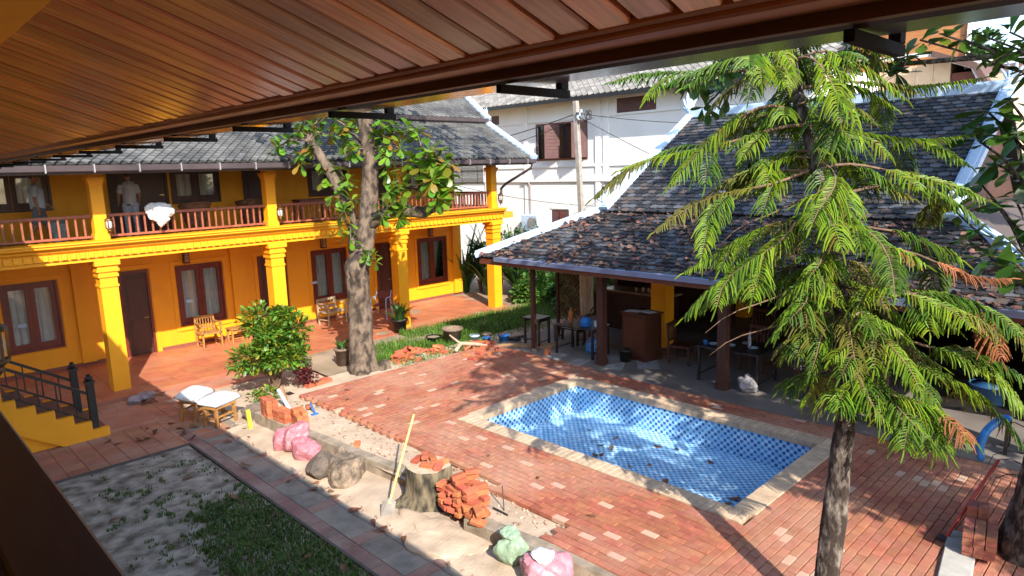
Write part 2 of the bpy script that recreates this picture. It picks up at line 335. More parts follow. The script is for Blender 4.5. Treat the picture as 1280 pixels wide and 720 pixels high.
m=MB(); ring(m,(6.3,23,-12,13.6),HOLE,0.200); struct('terrace_bed',m,sand)
struct('garden_soil',wavy(MB(),7.6,22,13.0,22,0.085,50,40,0.03),dirt,True)
# pool: basin, then coping stones one by one
pool=thing('swimming_pool','empty swimming pool lined with blue mosaic and edged with beige stone','swimming pool',(PX0,PY0,ZT))
m=MB(); zf=-0.34; t=0.12
m.add([(PX0,PY0,zf),(PX1,PY0,zf),(PX1,PY1,zf),(PX0,PY1,zf)],[(0,1,2,3)])
for a,b in (((PX0,PY0),(PX1,PY0)),((PX1,PY0),(PX1,PY1)),((PX1,PY1),(PX0,PY1)),((PX0,PY1),(PX0,PY0))):
    m.add([(a[0],a[1],zf),(a[0],a[1],ZT-0.012),(b[0],b[1],ZT-0.012),(b[0],b[1],zf)],[(0,1,2,3)])
m.build('basin',MC['mosaic'],pool)
cw=0.31
cst=MB().cham(-0.0565,0.0565,-cw/2,cw/2,-0.09,0.012,0.008).mesh('coping_stone',coping)
def place(me,name,loc,parent,rz=0,rx=0,ry=0,sc=None):
    o=bpy.data.objects.new(name,me); COL.objects.link(o)
    if parent: own(o,parent)
    o.location=loc; o.rotation_euler=(rx,ry,rz)
    if sc: o.scale=sc
    return o
def crow(a,b,n,rz):
    for k in range(n):
        f=(k+0.5)/n; p=Vector(a).lerp(Vector(b),f); place(cst,'coping_stone',(p.x,p.y,ZT+random.uniform(-.003,.003)),pool,rz+random.uniform(-.006,.006),sc=((Vector(b)-Vector(a)).length/n/0.118,1,1))
h=cw/2-0.03
crow((PX0-h,PY0-h*2+.03,0),(PX0-h,PY1+h*2-.03,0),48,math.pi/2); crow((PX1+h,PY0-h*2+.03,0),(PX1+h,PY1+h*2-.03,0),48,math.pi/2)
crow((PX0+0.03,PY0-h,0),(PX1-0.03,PY0-h,0),23,0); crow((PX0+0.03,PY1+h,0),(PX1-0.03,PY1+h,0),23,0)
# brick paving -------------------------------------------------
BL,BW,G=0.205,0.102,0.006
def redge(y): return 6.22 if y>6.75 else (5.98 if y>5.25 else 5.60)
br=[]
CO=(PX0-cw+0.02,PX1+cw-0.02,PY0-cw+0.02,PY1+cw-0.02)
def ok(x,y): return not (CO[0]-.02<x<CO[1]+.02 and CO[2]-.02<y<CO[3]+.02)
def zone(x0,x1,y0,y1,along):
    if along=='x':
        j=0; y=y0
        while y+BW<=y1+0.02:
            x=x0-(BL/2 if j%2 else 0)
            while x<x1:
                a,b=max(x,x0) if x0<6 else x,min(x+BL,x1); cx,cy=(a+b)/2,y+BW/2
                if b-a>.035 and cx>redge(cy)+0.03 and ok(cx,cy): br.append((cx,cy,0,b-a))
                x+=BL+G
            y+=BW+.010; j+=1
    else:
        j=0; x=x0
        while x+BW<=x1+0.02:
            y=y0-(BL/2 if j%2 else 0)
            while y<y1:
                a,b=max(y,y0),min(y+BL,y1); cx,cy=x+BW/2,(a+b)/2
                if b-a>.035 and cx>redge(cy) and ok(cx,cy): br.append((cx,cy,1,b-a))
                y+=BL+G
            x+=BW+.010; j+=1
zone(6.2,11.55,CO[3]+0.004,12.75,'x'); zone(CO[0]-.004-16*.112-.102,CO[0]-0.004,3.622,CO[3],'y'); zone(5.6,10.95,3.617-31*.112-.102,3.617,'x'); zone(CO[1]+0.005,11.42,3.62,CO[3],'y'); zone(10.96,11.42,0.2,3.615,'y')
paving=struct('brick_paving',MB().box(5.62,5.64,3.0,3.02,0.19,0.195),brickm)
inview=[]; rest=[]
for b in br:
    p=proj((b[0],b[1],ZT)); (inview if -5<p[0]<1285 and 300<p[1]<725 else rest).append((p[2],b))
inview.sort(); 
near=[b for d,b in inview[:300]]; far=[b for d,b in inview[300:]]+[b for d,b in rest]
bmx=[MB().cham(-BL/2,BL/2,-BW/2,BW/2,-0.06,0,0.005).mesh('brick',brickm)]
for x,y,r,ln in near:
    place(bmx[0],'brick',(x,y,ZT+random.uniform(-.005,.004)),paving,(math.pi/2 if r else 0)+random.uniform(-.015,.015),random.uniform(-.012,.012),random.uniform(-.012,.012),sc=(ln/BL,1,1))
m=MB()
for x,y,r,ln in far:
    m.cham(-ln/2,ln/2,-BW/2,BW/2,-0.06,0,0.005,Matrix.Translation((x,y,ZT+random.uniform(-.005,.004)))@Euler((random.uniform(-.012,.012),random.uniform(-.012,.012),(math.pi/2 if r else 0)+random.uniform(-.015,.015))).to_matrix().to_4x4())
m.build('brick_field',brickm,paving,kind='stuff')
# kerbs: weathered concrete edge of the terrace
def kerb(label,pts,w,z0,z1):
    m=MB(); n=len(pts)
    for i in range(n-1):
        a=Vector(pts[i]); b=Vector(pts[i+1]); st=max(1,int((b-a).length/0.25))
        for k in range(st):
            p=a.lerp(b,k/st); q=a.lerp(b,(k+1)/st)
            jz=lambda v:0.012*noise.noise(Vector((v.x*3,v.y*3,0))); jx=lambda v:0.02*noise.noise(Vector((v.x*2,v.y*2.5,5)))
            m.add([(p.x+jx(p),p.y,z0),(p.x+w,p.y,z0),(q.x+w,q.y,z0),(q.x+jx(q),q.y,z0),(p.x+0.02+jx(p),p.y,z1+jz(p)),(p.x+w,p.y,z1+jz(p)),(q.x+w,q.y,z1+jz(q)),(q.x+0.02+jx(q),q.y,z1+jz(q))],[(4,5,6,7),(0,4,7,3),(1,2,6,5),(0,1,5,4),(3,7,6,2)])
    return tag(m.build('concrete_kerb',conc),label,'kerb')
kerb('old concrete kerb between the sand path and the sand bed, behind the pink sacks',[(5.52,7.75),(5.40,8.8),(5.28,10.1),(5.17,11.3),(5.12,12.4)],0.2,-0.05,0.265)
kerb('old concrete kerb running on from the loose brick heap beside the stump',[(5.55,3.0),(5.42,4.4),(5.30,5.4),(5.20,6.35)],0.22,-0.05,0.26)
tag(MB().cham(-0.15,0.15,-1.2,0,-0.1,0.32,0.012,Matrix.Translation((8.95,1.62,0))@Matrix.Rotation(R_(-82),4,'Z')@Matrix.Translation((0,0,0))).build('concrete_block',M('pale_concrete',(0.44,0.42,0.38),(0.32,0.30,0.27),scale=5,rough=0.9,bump=0.25)),'pale concrete edging block below the brick stack at the big tree','kerb')
# restaurant floor
struct('restaurant_floor',MB().box(11.43,21.5,-6,12.6,0.1,ZT-0.004),concg)
# path: red bands and grey slabs
path=struct('path',MB().box(3.90,4.95,1.0,12.35,-0.05,0.004),conc)
def slab(name,x0,x1,y0,y1,z,mat,parent): return MB().cham(x0+.004,x1-.004,y0+.004,y1-.004,z-0.05,z+random.uniform(-.003,.003),0.004).build(name,mat,parent)
y=1.2
while y<12.2:
    for k in range(4): slab('band_tile',3.93,4.15,y+k*0.3,y+k*0.3+0.3,0.018,pinkband,path)
    slab('band_tile',4.15,4.55,y,y+0.2,0.018,pinkband,path); slab('band_tile',4.55,4.93,y,y+0.2,0.018,pinkband,path)
    for xx in (4.15,4.54):
        for yy in (y+0.2,y+0.7): slab('slab',xx,xx+0.39,yy,yy+0.5,0.017,slabm,path)
    y+=1.2
# terracotta patio in front of the stairs
patio=struct('patio',MB().box(0.5,4.9,12.38,16.08,-0.05,0.0),conc)
tm=MB().cham(-0.148,0.148,-0.148,0.148,-0.03,0.0,0.004).mesh('tile',terrad)
for i in range(14):
    for j in range(12):
        x=0.7+i*0.302; y=12.55+j*0.302
        if x>4.85: continue
        place(tm,'tile',(x,y,0.016+random.uniform(-.002,.002)),patio)
for (x0,x1,y0,y1,z) in ((2.95,3.95,14.1,15.3,0.07),): 
    st_=MB().cham(x0,x1,y0,y1,0.0,z,0.01).build('raised_slab',terrad,patio)
# porch of the yellow building
porch=struct('porch',MB().box(-1.0,16.25,16.06,20.0,-0.1,0.088),M('porch_edge',(0.38,0.14,0.08),(0.28,0.10,0.06),scale=4,rough=0.7))
pt=MB().cham(-0.198,0.198,-0.198,0.198,-0.02,0.0,0.003).mesh('tile',terra); n=0
for j in range(9):
    for i in range(43):
        x=-0.76+i*0.402; y=16.28+j*0.402
        if x>16.1 or y>19.6: continue
        p=proj((x,y,0.1))
        if p[0]<-15: continue
        place(pt,'tile',(x,y,0.102+random.uniform(-.0015,.0015)),porch); n+=1
struct('porch_step',MB().cham(4.3,6.9,15.3,16.04,-0.05,0.035,0.01),terrad)
# lawn
struct('lawn_soil',wavy(MB(),0.3,3.92,1.0,12.34,0.006,30,90,0.02),M('lawn_soil_m',(0.44,0.37,0.28),(0.11,0.085,0.055),scale=4.5,rough=0.95,bump=0.5,bscale=30,detail=9),True)
tag(MB().box(3.885,3.925,1.0,12.34,-0.05,0.05).box(0.6,3.925,12.34,12.375,-0.05,0.045).build('lawn_edging',M('edging',(0.10,0.08,0.07),rough=0.9)),'thin dark edging strip round the patchy lawn','edging')
def blades(name,label,pts,h,mat,group=None):
    m=MB()
    for x,y,z,s in pts:
        a=random.uniform(0,6.283); hh=h*s*random.uniform(.6,1.3); w=0.006+0.004*random.random(); le=random.uniform(.2,.9)*hh; b=a+random.uniform(-.5,.5)
        dx,dy=math.cos(a)*w,math.sin(a)*w; lx,ly=-math.sin(b)*le,math.cos(b)*le
        m.add([(x-dx,y-dy,z),(x+dx,y+dy,z),(x+dx*.8+lx*.4,y+dy*.8+ly*.4,z+hh*.7),(x-dx*.8+lx*.4,y-dy*.8+ly*.4,z+hh*.7),(x+lx,y+ly,z+hh*.9)],[(0,1,2,3),(3,2,4)])
    o=m.build(name,mat,kind='stuff'); tag(o,label,'grass'); return o
pts=[]
random.seed(3)
while len(pts)<15000:
    x=random.uniform(0.4,3.88); y=random.uniform(5.0,12.25)
    n_=noise.noise(Vector((x*1.3,y*1.3,0)))*.5+noise.noise(Vector((x*3.5,y*3.5,3)))*.6+noise.noise(Vector((x*10,y*10,7)))*.75
    dn=1.1*max(0,min(1,(x-2.35-(y-7)*0.14)/0.5))*max(0,min(1,(10.4-y)/1.2))-0.10
    if n_+dn>0.30+random.uniform(-.12,.12): pts.append((x,y,0.0,1.0 if dn>0.2 else 0.65))
blades('grass','short dark green grass in patches on the sandy lawn by the path',pts,0.075,grassm)
pts=[]
for k in range(22000):
    x=random.uniform(8.6,17.6); y=random.uniform(12.85,16.0)
    if x<11.0 and y>15.4: continue
    if noise.noise(Vector((x*.9,y*.9,2)))+ (0.35 if x>9.0 else -.2)>random.uniform(-.2,.5): pts.append((x,y,0.08,1))
blades('grass','bright green grass strip between porch and brick terrace around the tree',pts,0.20,M('grass_bright',(0.11,0.23,0.02),(0.06,0.14,0.015),scale=2,rough=0.6,rnd=0.4,hue=0.03,transl=0.3))
# ================================================================== OUR VERANDA (the house the camera stands in)
own_house=thing('veranda_house','wooden veranda with plank soffit, dark gutter and yellow columns sheltering the viewpoint','building',(0,0,0))
sof_sl=0.35
def soz(x): return 5.02+sof_sl*(1.35-x)
YA,YB=-9.0,15.1
m=MB().extr([(1.36,5.05),(-5,soz(-5)+0.03),(-5,soz(-5)+0.16),(1.62,5.14)],YA,YB,'y')
roofdeck=m.build('soffit_deck',roofbase,own_house)
m=MB().extr([(-5,soz(-5)),(-5,soz(-5)+0.16),(-11.5,5.0),(-11.5,4.84)],YA,YB,'y'); m.build('rear_roof',roofbase,own_house)
pitch=0.1145; L=3.6; ang=math.atan(sof_sl)
pm_=MB().extr([(-pitch/2+.010,0.008),(-pitch/2+.016,0.0),(pitch/2-.014,0.0),(pitch/2-.009,0.008),(pitch/2-.009,0.03),(-pitch/2+.010,0.03)],0,L,'x').mesh('plank',wood)
y=-3.0; k=0
while y<15.0:
    o=place(pm_,'plank',(1.355-L*math.cos(ang),y,soz(1.355)+L*math.sin(ang)+random.uniform(-.004,.002)),roofdeck,0,0,ang); y+=pitch
# eave trims
MB().extr([(1.342,5.06),(1.342,5.018),(1.350,5.012),(1.360,5.012),(1.360,5.06)],YA,YB,'y').build('eave_moulding',fasciawood,own_house)
MB().extr([(1.362,5.06),(1.362,5.003),(1.368,4.997),(1.468,4.997),(1.468,5.06)],YA,YB,'y').build('eave_batten',fasciawood,own_house)
MB().extr([(1.470,5.14),(1.470,4.968),(1.502,4.968),(1.502,5.14)],YA,YB,'y').build('fascia_board',fasciad,own_house)
gp=[(1.505,5.10),(1.505,4.975),(1.525,4.962),(1.68,4.966),(1.705,4.985),(1.715,5.105),(1.70,5.105),(1.692,4.992),(1.675,4.974),(1.53,4.971),(1.514,4.982),(1.514,5.10)]
MB().extr(gp,YA,YB,'y').build('gutter',M('glossy_gutter',(0.17,0.11,0.085),(0.13,0.085,0.07),scale=2,rough=0.16,spec=0.8,metal=0.55),own_house)
brm=MB().box(1.48,1.80,-.011,.011,4.932,4.957).box(1.755,1.79,-.013,.013,4.958,5.09).mesh('bracket',M('bracket_iron',(0.02,0.017,0.015),rough=0.9,spec=0.1))
for k in range(-3,15): place(brm,'bracket',(0,0.52+k*1.0+random.uniform(-.03,.03),0),own_house)
MB().box(0.10,0.54,YA,YB,5.235,5.62).build('beam',yellow,own_house)
for yc in (-6.7,-1.4,3.9,9.2,14.5):
    MB().box(0.11,0.41,yc-.15,yc+.15,0,5.23).box(0.08,0.44,yc-.18,yc+.18,5.10,5.232).build('column',yellow,own_house)
MB().box(-11,-1.9,YA,YB,-0.05,6.0).build('house_wall',yellow,own_house)
MB().box(-1.89,0.5,YA,YB-1.2,3.02,3.2).build('balcony_floor',darkwood,own_house)
MB().extr([(-11.4,4.9),(-11.4,4.0),(-1.9,4.0),(-1.9,soz(-1.9)),(-5,soz(-5))],YA-0.01,YA+0.1,'y').build('gable_wall',yellow,own_house)
rl=MB().extr([(0.165,3.78),(0.33,3.78),(0.338,3.79),(0.338,3.845),(0.33,3.852),(0.165,3.852),(0.158,3.845),(0.158,3.79)],YA+1,YB-1.3,'y').build('balcony_railing',M('rail_dark',(0.035,0.016,0.010),(0.018,0.009,0.006),scale=4,rough=0.45,co='obj',st=(10,0.8,10),bump=0.1,spec=0.5),own_house)
MB().box(0.2,0.29,YA+1,YB-1.3,3.30,3.35).build('lower_rail',darkwood,rl)
bl=MB().box(-.02,.02,-.02,.02,3.345,3.785).mesh('baluster',darkwood)
for k in range(90): place(bl,'baluster',(0.247,-5+k*0.2,0),rl)
def lantern_parts(par,c,s,face,mat=None,wood=False):
    x,y,z=c; m=mat or bronze
    if wood:
        b=MB()
        for dx in (-.06,.06):
            for dy in (-.06,.06): b.bar((x+dx*s,y+dy*s,z-.14*s),(x+dx*s,y+dy*s,z+.12*s),.018*s)
        b.box(x-.085*s,x+.085*s,y-.085*s,y+.085*s,z+.12*s,z+.15*s).box(x-.075*s,x+.075*s,y-.075*s,y+.075*s,z-.17*s,z-.14*s)
        for dz in (-.05,.04): b.box(x-.07*s,x+.07*s,y-.07*s,y+.07*s,z+dz*s,z+dz*s+.012)
        b.bar((x,y,z+.15*s),(x+face[0]*.12,y+face[1]*.12,z+.2*s),.02)
        o=b.build('lantern',m,par); MB().box(x-.045*s,x+.045*s,y-.045*s,y+.045*s,z-.13*s,z+.11*s).build('shade',M('lamp_paper',(0.45,0.36,0.24),rough=0.8),o); return o
    b=MB()
    b.lathe([(.004*s,.22*s),(.03*s,.20*s),(.02*s,.17*s),(.09*s,.12*s),(.10*s,.10*s),(.08*s,.09*s)],8,c)
    b.lathe([(.085*s,-.08*s),(.09*s,-.10*s),(.05*s,-.13*s),(.055*s,-.15*s),(.02*s,-.19*s),(.012*s,-.26*s),(.004*s,-.30*s)],8,c)
    for k in range(6):
        a=k*math.pi/3; b.bar((x+.082*s*math.cos(a),y+.082*s*math.sin(a),z-.085*s),(x+.088*s*math.cos(a),y+.088*s*math.sin(a),z+.095*s),.016*s)
    b.tube([(x,y,z-.14*s),(x+face[0]*.06*s,y+face[1]*.06*s,z-.22*s),(x+face[0]*.2*s,y+face[1]*.2*s,z-.16*s),(x+face[0]*.26*s,y+face[1]*.26*s,z-.02*s)],.012*s,6)
    o=b.build('lantern',m,par)
    MB().lathe([(.06*s,-.085*s),(.074*s,0),(.06*s,.095*s)],10,c).build('lamp_glass',M('lamp_glass',(0.55,0.56,0.55),(0.4,0.4,0.4),scale=20,rough=0.15),o)
    return o
lantern_parts(own_house,(0.395,3.68,4.0),0.72,(-0.4,1))
# ================================================================== YELLOW BUILDING
YW,YC=19.65,16.6
yb=thing('yellow_building','two storey yellow guesthouse with balcony, square columns and grey tiled roof','building',(4,18,0))
def wall_open(x0,x1,z0,z1,y0,y1,ops):
    m=MB(); x=x0
    for a,b,c,d in sorted(ops):
        if a>x: m.box(x,a,y0,y1,z0,z1)
        if c>z0: m.box(a,b,y0,y1,z0,c)
        if d<z1: m.box(a,b,y0,y1,d,z1)
        x=b
    m.box(x,x1,y0,y1,z0,z1); return m
WIN=[(2.42,3.58,0.68,2.37),(6.34,7.61,0.68,2.37),(10.40,11.66,0.68,2.37),(14.55,15.87,0.68,2.37)]
DOOR=[(4.92,5.66,0.1,2.38),(8.66,9.56,0.1,2.38),(12.80,13.44,0.1,2.38)]
UWIN=[(2.15,3.73,4.05,5.0),(6.47,7.79,4.05,5.0),(10.5,11.9,4.05,5.0),(14.3,15.4,4.05,5.0)]
UDOOR=[(4.96,6.40,3.31,5.05),(8.45,9.25,3.31,5.05),(12.9,13.7,3.31,5.05)]
wall_open(-1,16.6,0.0,3.05,YW,YW+0.22,WIN+DOOR).build('ground_floor_wall',yellow,yb)
wall_open(-1,16.4,3.302,6.6,YW,YW+0.22,UWIN+UDOOR).build('upper_wall',yellow,yb)
MB().box(16.38,16.6,YW+.222,26,0,3.05).box(16.2,16.4,YW+.222,26,3.06,6.8).box(-1,16.6,26,26.2,0,6.8).build('side_wall',yellow,yb)
MB().box(-1,16.45,YC+.05,26,3.10,3.30).build('balcony_slab',M('slab_paint',(0.55,0.30,0.02),(0.5,0.26,0.02),rough=0.6),yb)
MB().box(-1,16.1,YC+.10,YW-.02,3.302,3.315).build('balcony_floor',M('balcony_tiles',(0.16,0.07,0.045),rough=0.5),yb)
sk=MB(); xs=-1
for a,b,c,d in DOOR: sk.box(xs,a-.06,YW-.02,YW-.001,0.1,0.19); xs=b+.06
sk.box(xs,16.6,YW-.02,YW-.001,0.1,0.19); sk.build('skirting',M('skirting',(0.22,0.075,0.045),rough=0.6),yb)
for xp in (4.05,8.0,12.1,16.30):
    MB().box(xp-.16,xp+.16,YW-.10,YW-.021,0.19,3.04).box(xp-.19,xp+.19,YW-.125,YW-.02,2.62,2.72).build('pilaster',yellow,yb)
def surround(x0,x1,z0,z1,y,w=0.13):
    m=MB().box(x0-w,x0-.03,y-.025,y-.001,z0-w,z1+w).box(x1+.03,x1+w,y-.025,y-.001,z0-w,z1+w).box(x0-.03,x1+.03,y-.025,y-.001,z1+.03,z1+w)
    if z0>0.5: m.box(x0-.03,x1+.03,y-.04,y-.001,z0-w,z0-.03)
    m.build('surround',yellow,yb)
def curtain(x0,x1,z0,z1,y,par,seed=0):
    m=MB(); n=int((x1-x0)/0.02)+2; o=0
    for i in range(n):
        x=x0+(x1-x0)*i/(n-1); yy=y+0.03*math.sin(x*38+seed)+0.012*math.sin(x*91+seed*2)
        m.v+=[(x,yy,z0),(x+.01*math.sin(seed+i),yy+.006,(z0+z1)/2),(x,yy*1.0,z1)]
    for i in range(n-1):
        a=i*3; m.f+=[(a,a+3,a+4,a+1),(a+1,a+4,a+5,a+2)]
    return m.build('curtain',curtainm,par,True)
def window(x0,x1,z0,z1,y,par,leaves=2,mat=None,cur=True,seed=0):
    mat=mat or maroon; t=0.055
    f=MB().box(x0,x0+t,y-.03,y+.09,z0,z1).box(x1-t,x1,y-.03,y+.09,z0,z1).box(x0+t,x1-t,y-.03,y+.09,z1-t,z1).box(x0+t,x1-t,y-.03,y+.09,z0,z0+t)
    w=f.build('window',mat,par); lw=(x1-x0-2*t)/leaves
    for k in range(leaves):
        a=x0+t+k*lw+.004; b=a+lw-.008; s=0.10
        MB().box(a,a+s,y+.005,y+.05,z0+t+.003,z1-t-.003).box(b-s,b,y+.005,y+.05,z0+t+.003,z1-t-.003).box(a+s,b-s,y+.005,y+.05,z1-t-s,z1-t-.003).box(a+s,b-s,y+.005,y+.05,z0+t+.003,z0+t+s+.05).build('sash',mat,w)
        MB().box(a+s-.005,b-s+.005,y+.024,y+.03,z0+t+s+.04,z1-t-s+.005).build('pane',glass,w)
        if cur: curtain(a+.06,b-.06,z0+.08,z1-.08,y+.14,w,seed+k*2.1)
    return w
for k,o in enumerate(WIN): window(*o,YW,yb,seed=k); surround(*o,YW)
def door(x0,x1,z0,z1,y,par,opened=0.0,mat=None):
    mat=mat or maroon; t=0.07
    d=MB().box(x0,x0+t,y-.03,y+.12,z0,z1).box(x1-t,x1,y-.03,y+.12,z0,z1).box(x0+t,x1-t,y-.03,y+.12,z1-t,z1).build('door_frame',mat,par)
    a,b=x0+t+.004,x1-t-.004
    lf=MB().box(a,b,y+.01,y+.055,z0+.012,z1-t-.004)
    for (p,q) in ((.10,.42),(.48,.92)):
        h=z1-z0; lf.box(a+.10,b-.10,y-.002,y+.009,z0+h*p,z0+h*q)
    l=lf.build('door',doorwood,d)
    MB().bar((b-.07,y-.005,z0+1.0),(b-.07,y-.06,z0+1.0),.03).bar((b-.07,y-.05,z0+1.0),(b-.17,y-.05,z0+1.0),.022).build('door_handle',M('brass',(0.5,0.36,0.14),rough=0.3,metal=0.8),d)
    return d
for o in DOOR: door(*o,YW,yb); surround(o[0],o[1],0.23,o[3],YW)
for k,o in enumerate(UWIN): window(*o,YW,yb,mat=doorwood,cur=True,seed=k+5)
for o in UDOOR:
    door(*o,YW,yb,mat=doorwood)
for xl in (6.62,10.8,15.08): lantern_parts(yb,(xl,YW-.13,2.60),1.0,(0,1),maroon,True)
for xl in (4.02,7.88,11.7): MB().box(xl-1.35,xl-1.18,YW-.05,YW-.002,1.32,1.40).build('switch_box',whitetrim,yb)
CX=[0.11,3.985,7.86,11.73,15.60]
for xc in CX:
    m=MB(); h=0.172
    m.box(xc-h,xc+h,YC,YC+2*h,0.09,2.66)
    for a,z0,z1 in ((0.018,2.44,2.49),(0.03,2.66,2.72),(0.016,2.721,2.78),(0.05,2.78,2.84),(0.03,2.841,2.92),(0.075,2.92,3.03)): m.box(xc-h-a,xc+h+a,YC-a,YC+2*h+a,z0,z1)
    m.build('column',yellow,yb)
    m=MB(); h=0.125; y0=YC+.05
    m.box(xc-h,xc+h,y0,y0+2*h,3.47,5.02)
    for a,z0,z1 in ((0.02,3.47,3.60),(0.02,4.66,4.72),(0.045,4.721,4.80)): m.box(xc-h-a,xc+h+a,y0-a,y0+2*h+a,z0,z1)
    m.build('upper_column',yellow,yb)
    lantern_parts(yb,(xc+.12,YC-.12,3.80),0.9,(0,0.5))
# entablature / cornice along front and right return
prof=[(YC+.42,3.031),(YC-.03,3.031),(YC-.03,3.10),(YC-.06,3.105),(YC-.06,3.26),(YC-.09,3.27),(YC-.12,3.30),(YC-.12,3.335),(YC-.19,3.36),(YC-.22,3.385),(YC-.22,3.43),(YC-.25,3.435),(YC-.25,3.468),(YC+.42,3.468)]
MB().extr(prof,-1,15.88,'x').build('cornice',yellow,yb)
sp=[(15.60+ (YC-y)+.20+.05 if False else 15.83-(y-YC),z) for y,z in prof]
MB().extr([(15.40,3.031)]+[(x,z) for x,z in sp[1:-1]]+[(15.40,3.468)],YC+.43,YW,'y').build('side_cornice',yellow,yb)
m=MB(); x=-0.8
while x<15.7: m.box(x,x+.10,YC-.095,YC-.058,3.125,3.245); x+=0.165
m.build('frieze_blocks',yellow,yb,kind='stuff')
bal=MB().box(-.019,.019,-.019,.019,3.56,3.955).mesh('baluster',railwood)
bays=[(CX[i]+.124,CX[i+1]-.124) for i in range(4)]
for a,b in bays:
    r=MB().box(a,b,YC+.15,YC+.23,3.952,4.01).box(a,b,YC+.155,YC+.215,3.515,3.563).build('balcony_railing',railwood,yb)
    n=int((b-a)/.155)
    for k in range(1,n):
        place(bal,'baluster',(a+(b-a)*k/n,YC+.187,0),r)
r=MB().box(15.52,15.60,YC+.40,YW,3.952,4.01).box(15.52,15.58,YC+.40,YW,3.515,3.563).build('balcony_railing',railwood,yb)
for k in range(1,17): place(bal,'baluster',(15.55,YC+.42+k*.155,0),r)
# bamboo blind on the open end
bb=MB().box(15.62,15.66,17.2,19.5,4.95,5.02).build('bamboo_blind',bamboo,yb)
sl_=MB().box(15.630,15.642,17.2,19.5,-.012,.012).mesh('blind_slat',M('blind_slat',(0.16,0.12,0.08),(0.10,0.075,0.05),rough=0.7,rnd=0.3))
for k in range(22): place(sl_,'blind_slat',(0,0,4.94-k*0.031),bb)
for yy in (17.5,18.3,19.2): MB().box(15.645,15.65,yy,yy+.02,4.26,4.95).build('blind_cord',darkwood,bb)
# roofs -------------------------------------------------------
TILES={}
def tile_mesh(kind,mat,a,b):
    if kind=='diamond':
        t=0.026
        vs=[(0,-b,t*1.8),(a,0,t),(0,b,0.004),(-a,0,t),(0,-b,0.0),(a,0,-.004),(-a,0,-.004)]
        return MB().add(vs,[(0,1,2,3),(4,5,1,0),(6,4,0,3)]).mesh('roof_tile',mat)
    vs=[]; n=4; t=0.022                     # rounded-end flat tile
    pts=[(-a,b),(-a,-b*.75),(-a*.6,-b),(a*.6,-b),(a,-b*.75),(a,b)]
    top=[(x,y,(t*1.7 if y<0 else 0.004)) for x,y in pts]; bot=[(x,y,z-.02) for x,y,z in top]
    fs=[tuple(range(6))]+[(i+6,(i+1)+6,i+1,i) for i in range(5)]
    return MB().add(top+bot,fs).mesh('roof_tile',mat)
def roof(parent,P0,u,v,width,length,kind,mat,a,b,inside=None,maxobj=300,jit=0.01,name='roof',vis=None):
    P0=Vector(P0); u=Vector(u).normalized(); v=Vector(v).normalized(); n=u.cross(v).normalized()
    if n.z<0: n=-n
    B=Matrix(((u.x,v.x,n.x),(u.y,v.y,n.y),(u.z,v.z,n.z)))
    if B.determinant()<0: B=Matrix(((-u.x,v.x,n.x),(-u.y,v.y,n.y),(-u.z,v.z,n.z)))
    me=tile_mesh(kind,mat,a*.965,b*.965 if kind=='diamond' else b); tl=[]
    du=2*a if kind=='diamond' else 2*a+.004; dv=b if kind=='diamond' else b*1.25
    j=0; vv=b*0.6
    while vv<length:
        uu=(du/2 if j%2 else 0)
        while uu<width+.01:
            if inside is None or inside(uu,vv): tl.append((uu,vv))
            uu+=du
        vv+=dv; j+=1
    sel=[]; oth=[]
    for uu,vv in tl:
        p=P0+u*uu+v*vv+n*0.02; q=proj(p); see=-5<q[0]<1285 and -5<q[1]<725 and (vis is None or vis(q,p))
        (sel if see else oth).append((q[2],p))
    sel.sort(key=lambda t:t[0]); oth+=sel[maxobj:]; sel=sel[:maxobj]
    def rotm(): return (B@Euler((random.uniform(-jit,jit)*1.5,random.uniform(-jit,jit)*1.5,random.uniform(-jit,jit)*2)).to_matrix())
    for d,p in sel:
        o=place(me,'roof_tile',p,parent); o.rotation_euler=rotm().to_euler()
    mb=MB(); fs=[tuple(f.vertices) for f in me.polygons]; vs=[v_.co.copy() for v_ in me.vertices]
    for d,p in oth:
        Mx=Matrix.Translation(p)@rotm().to_4x4(); mb.add(vs,fs,Mx)
    if mb.v: mb.build('roof_tile_field',mat,parent,kind='stuff')
def slopeplane(mb,P0,u,v,poly,th=0.06):
    P0=Vector(P0); u=Vector(u).normalized(); v=Vector(v).normalized(); n=u.cross(v).normalized()
    if n.z<0: n=-n
    k=len(poly); t=[P0+u*a+v*b for a,b in poly]; o=len(mb.v)
    mb.v+=[tuple(p) for p in t]+[tuple(p-n*th) for p in t]
    mb.f+=[tuple(o+i for i in range(k)),tuple(o+k+i for i in reversed(range(k)))]+[(o+i,o+k+i,o+k+(i+1)%k,o+(i+1)%k) for i in range(k)]
    return mb
eaveline=lambda q,p: q[1]>205-0.158*q[0]-6
XE=16.36; s1=0.553; s2=0.76
e1=(-1.5,15.58,5.06); v1=Vector((0,1,s1)); l1=math.hypot(2.3,2.3*s1)
rf=slopeplane(MB(),e1,(1,0,0),v1,[(0,0),(XE+1.5,0),(XE+1.5,l1),(0,l1)]).build('lower_roof',roofbase,yb)
roof(rf,e1,(1,0,0),v1,XE+1.45,l1,'diamond',tileA,0.095,0.115,vis=eaveline)
e2=(-1.5,17.72,6.44); v2=Vector((0,1,s2)); l2=math.hypot(4.3,4.3*s2)
rf2=slopeplane(MB(),e2,(1,0,0),v2,[(0,0),(XE+1.45,0),(XE+1.45,l2),(0,l2)]).build('upper_roof',roofbase,yb)
roof(rf2,e2,(1,0,0),v2,XE+1.40,l2,'diamond',tileA,0.095,0.115,vis=eaveline)
slopeplane(MB(),(-1.5,26.4,6.40),(1,0,0),Vector((0,-1,s2)),[(0,0),(XE+1.4,0),(XE+1.4,l2),(0,l2)]).build('rear_roof',roofbase,yb)
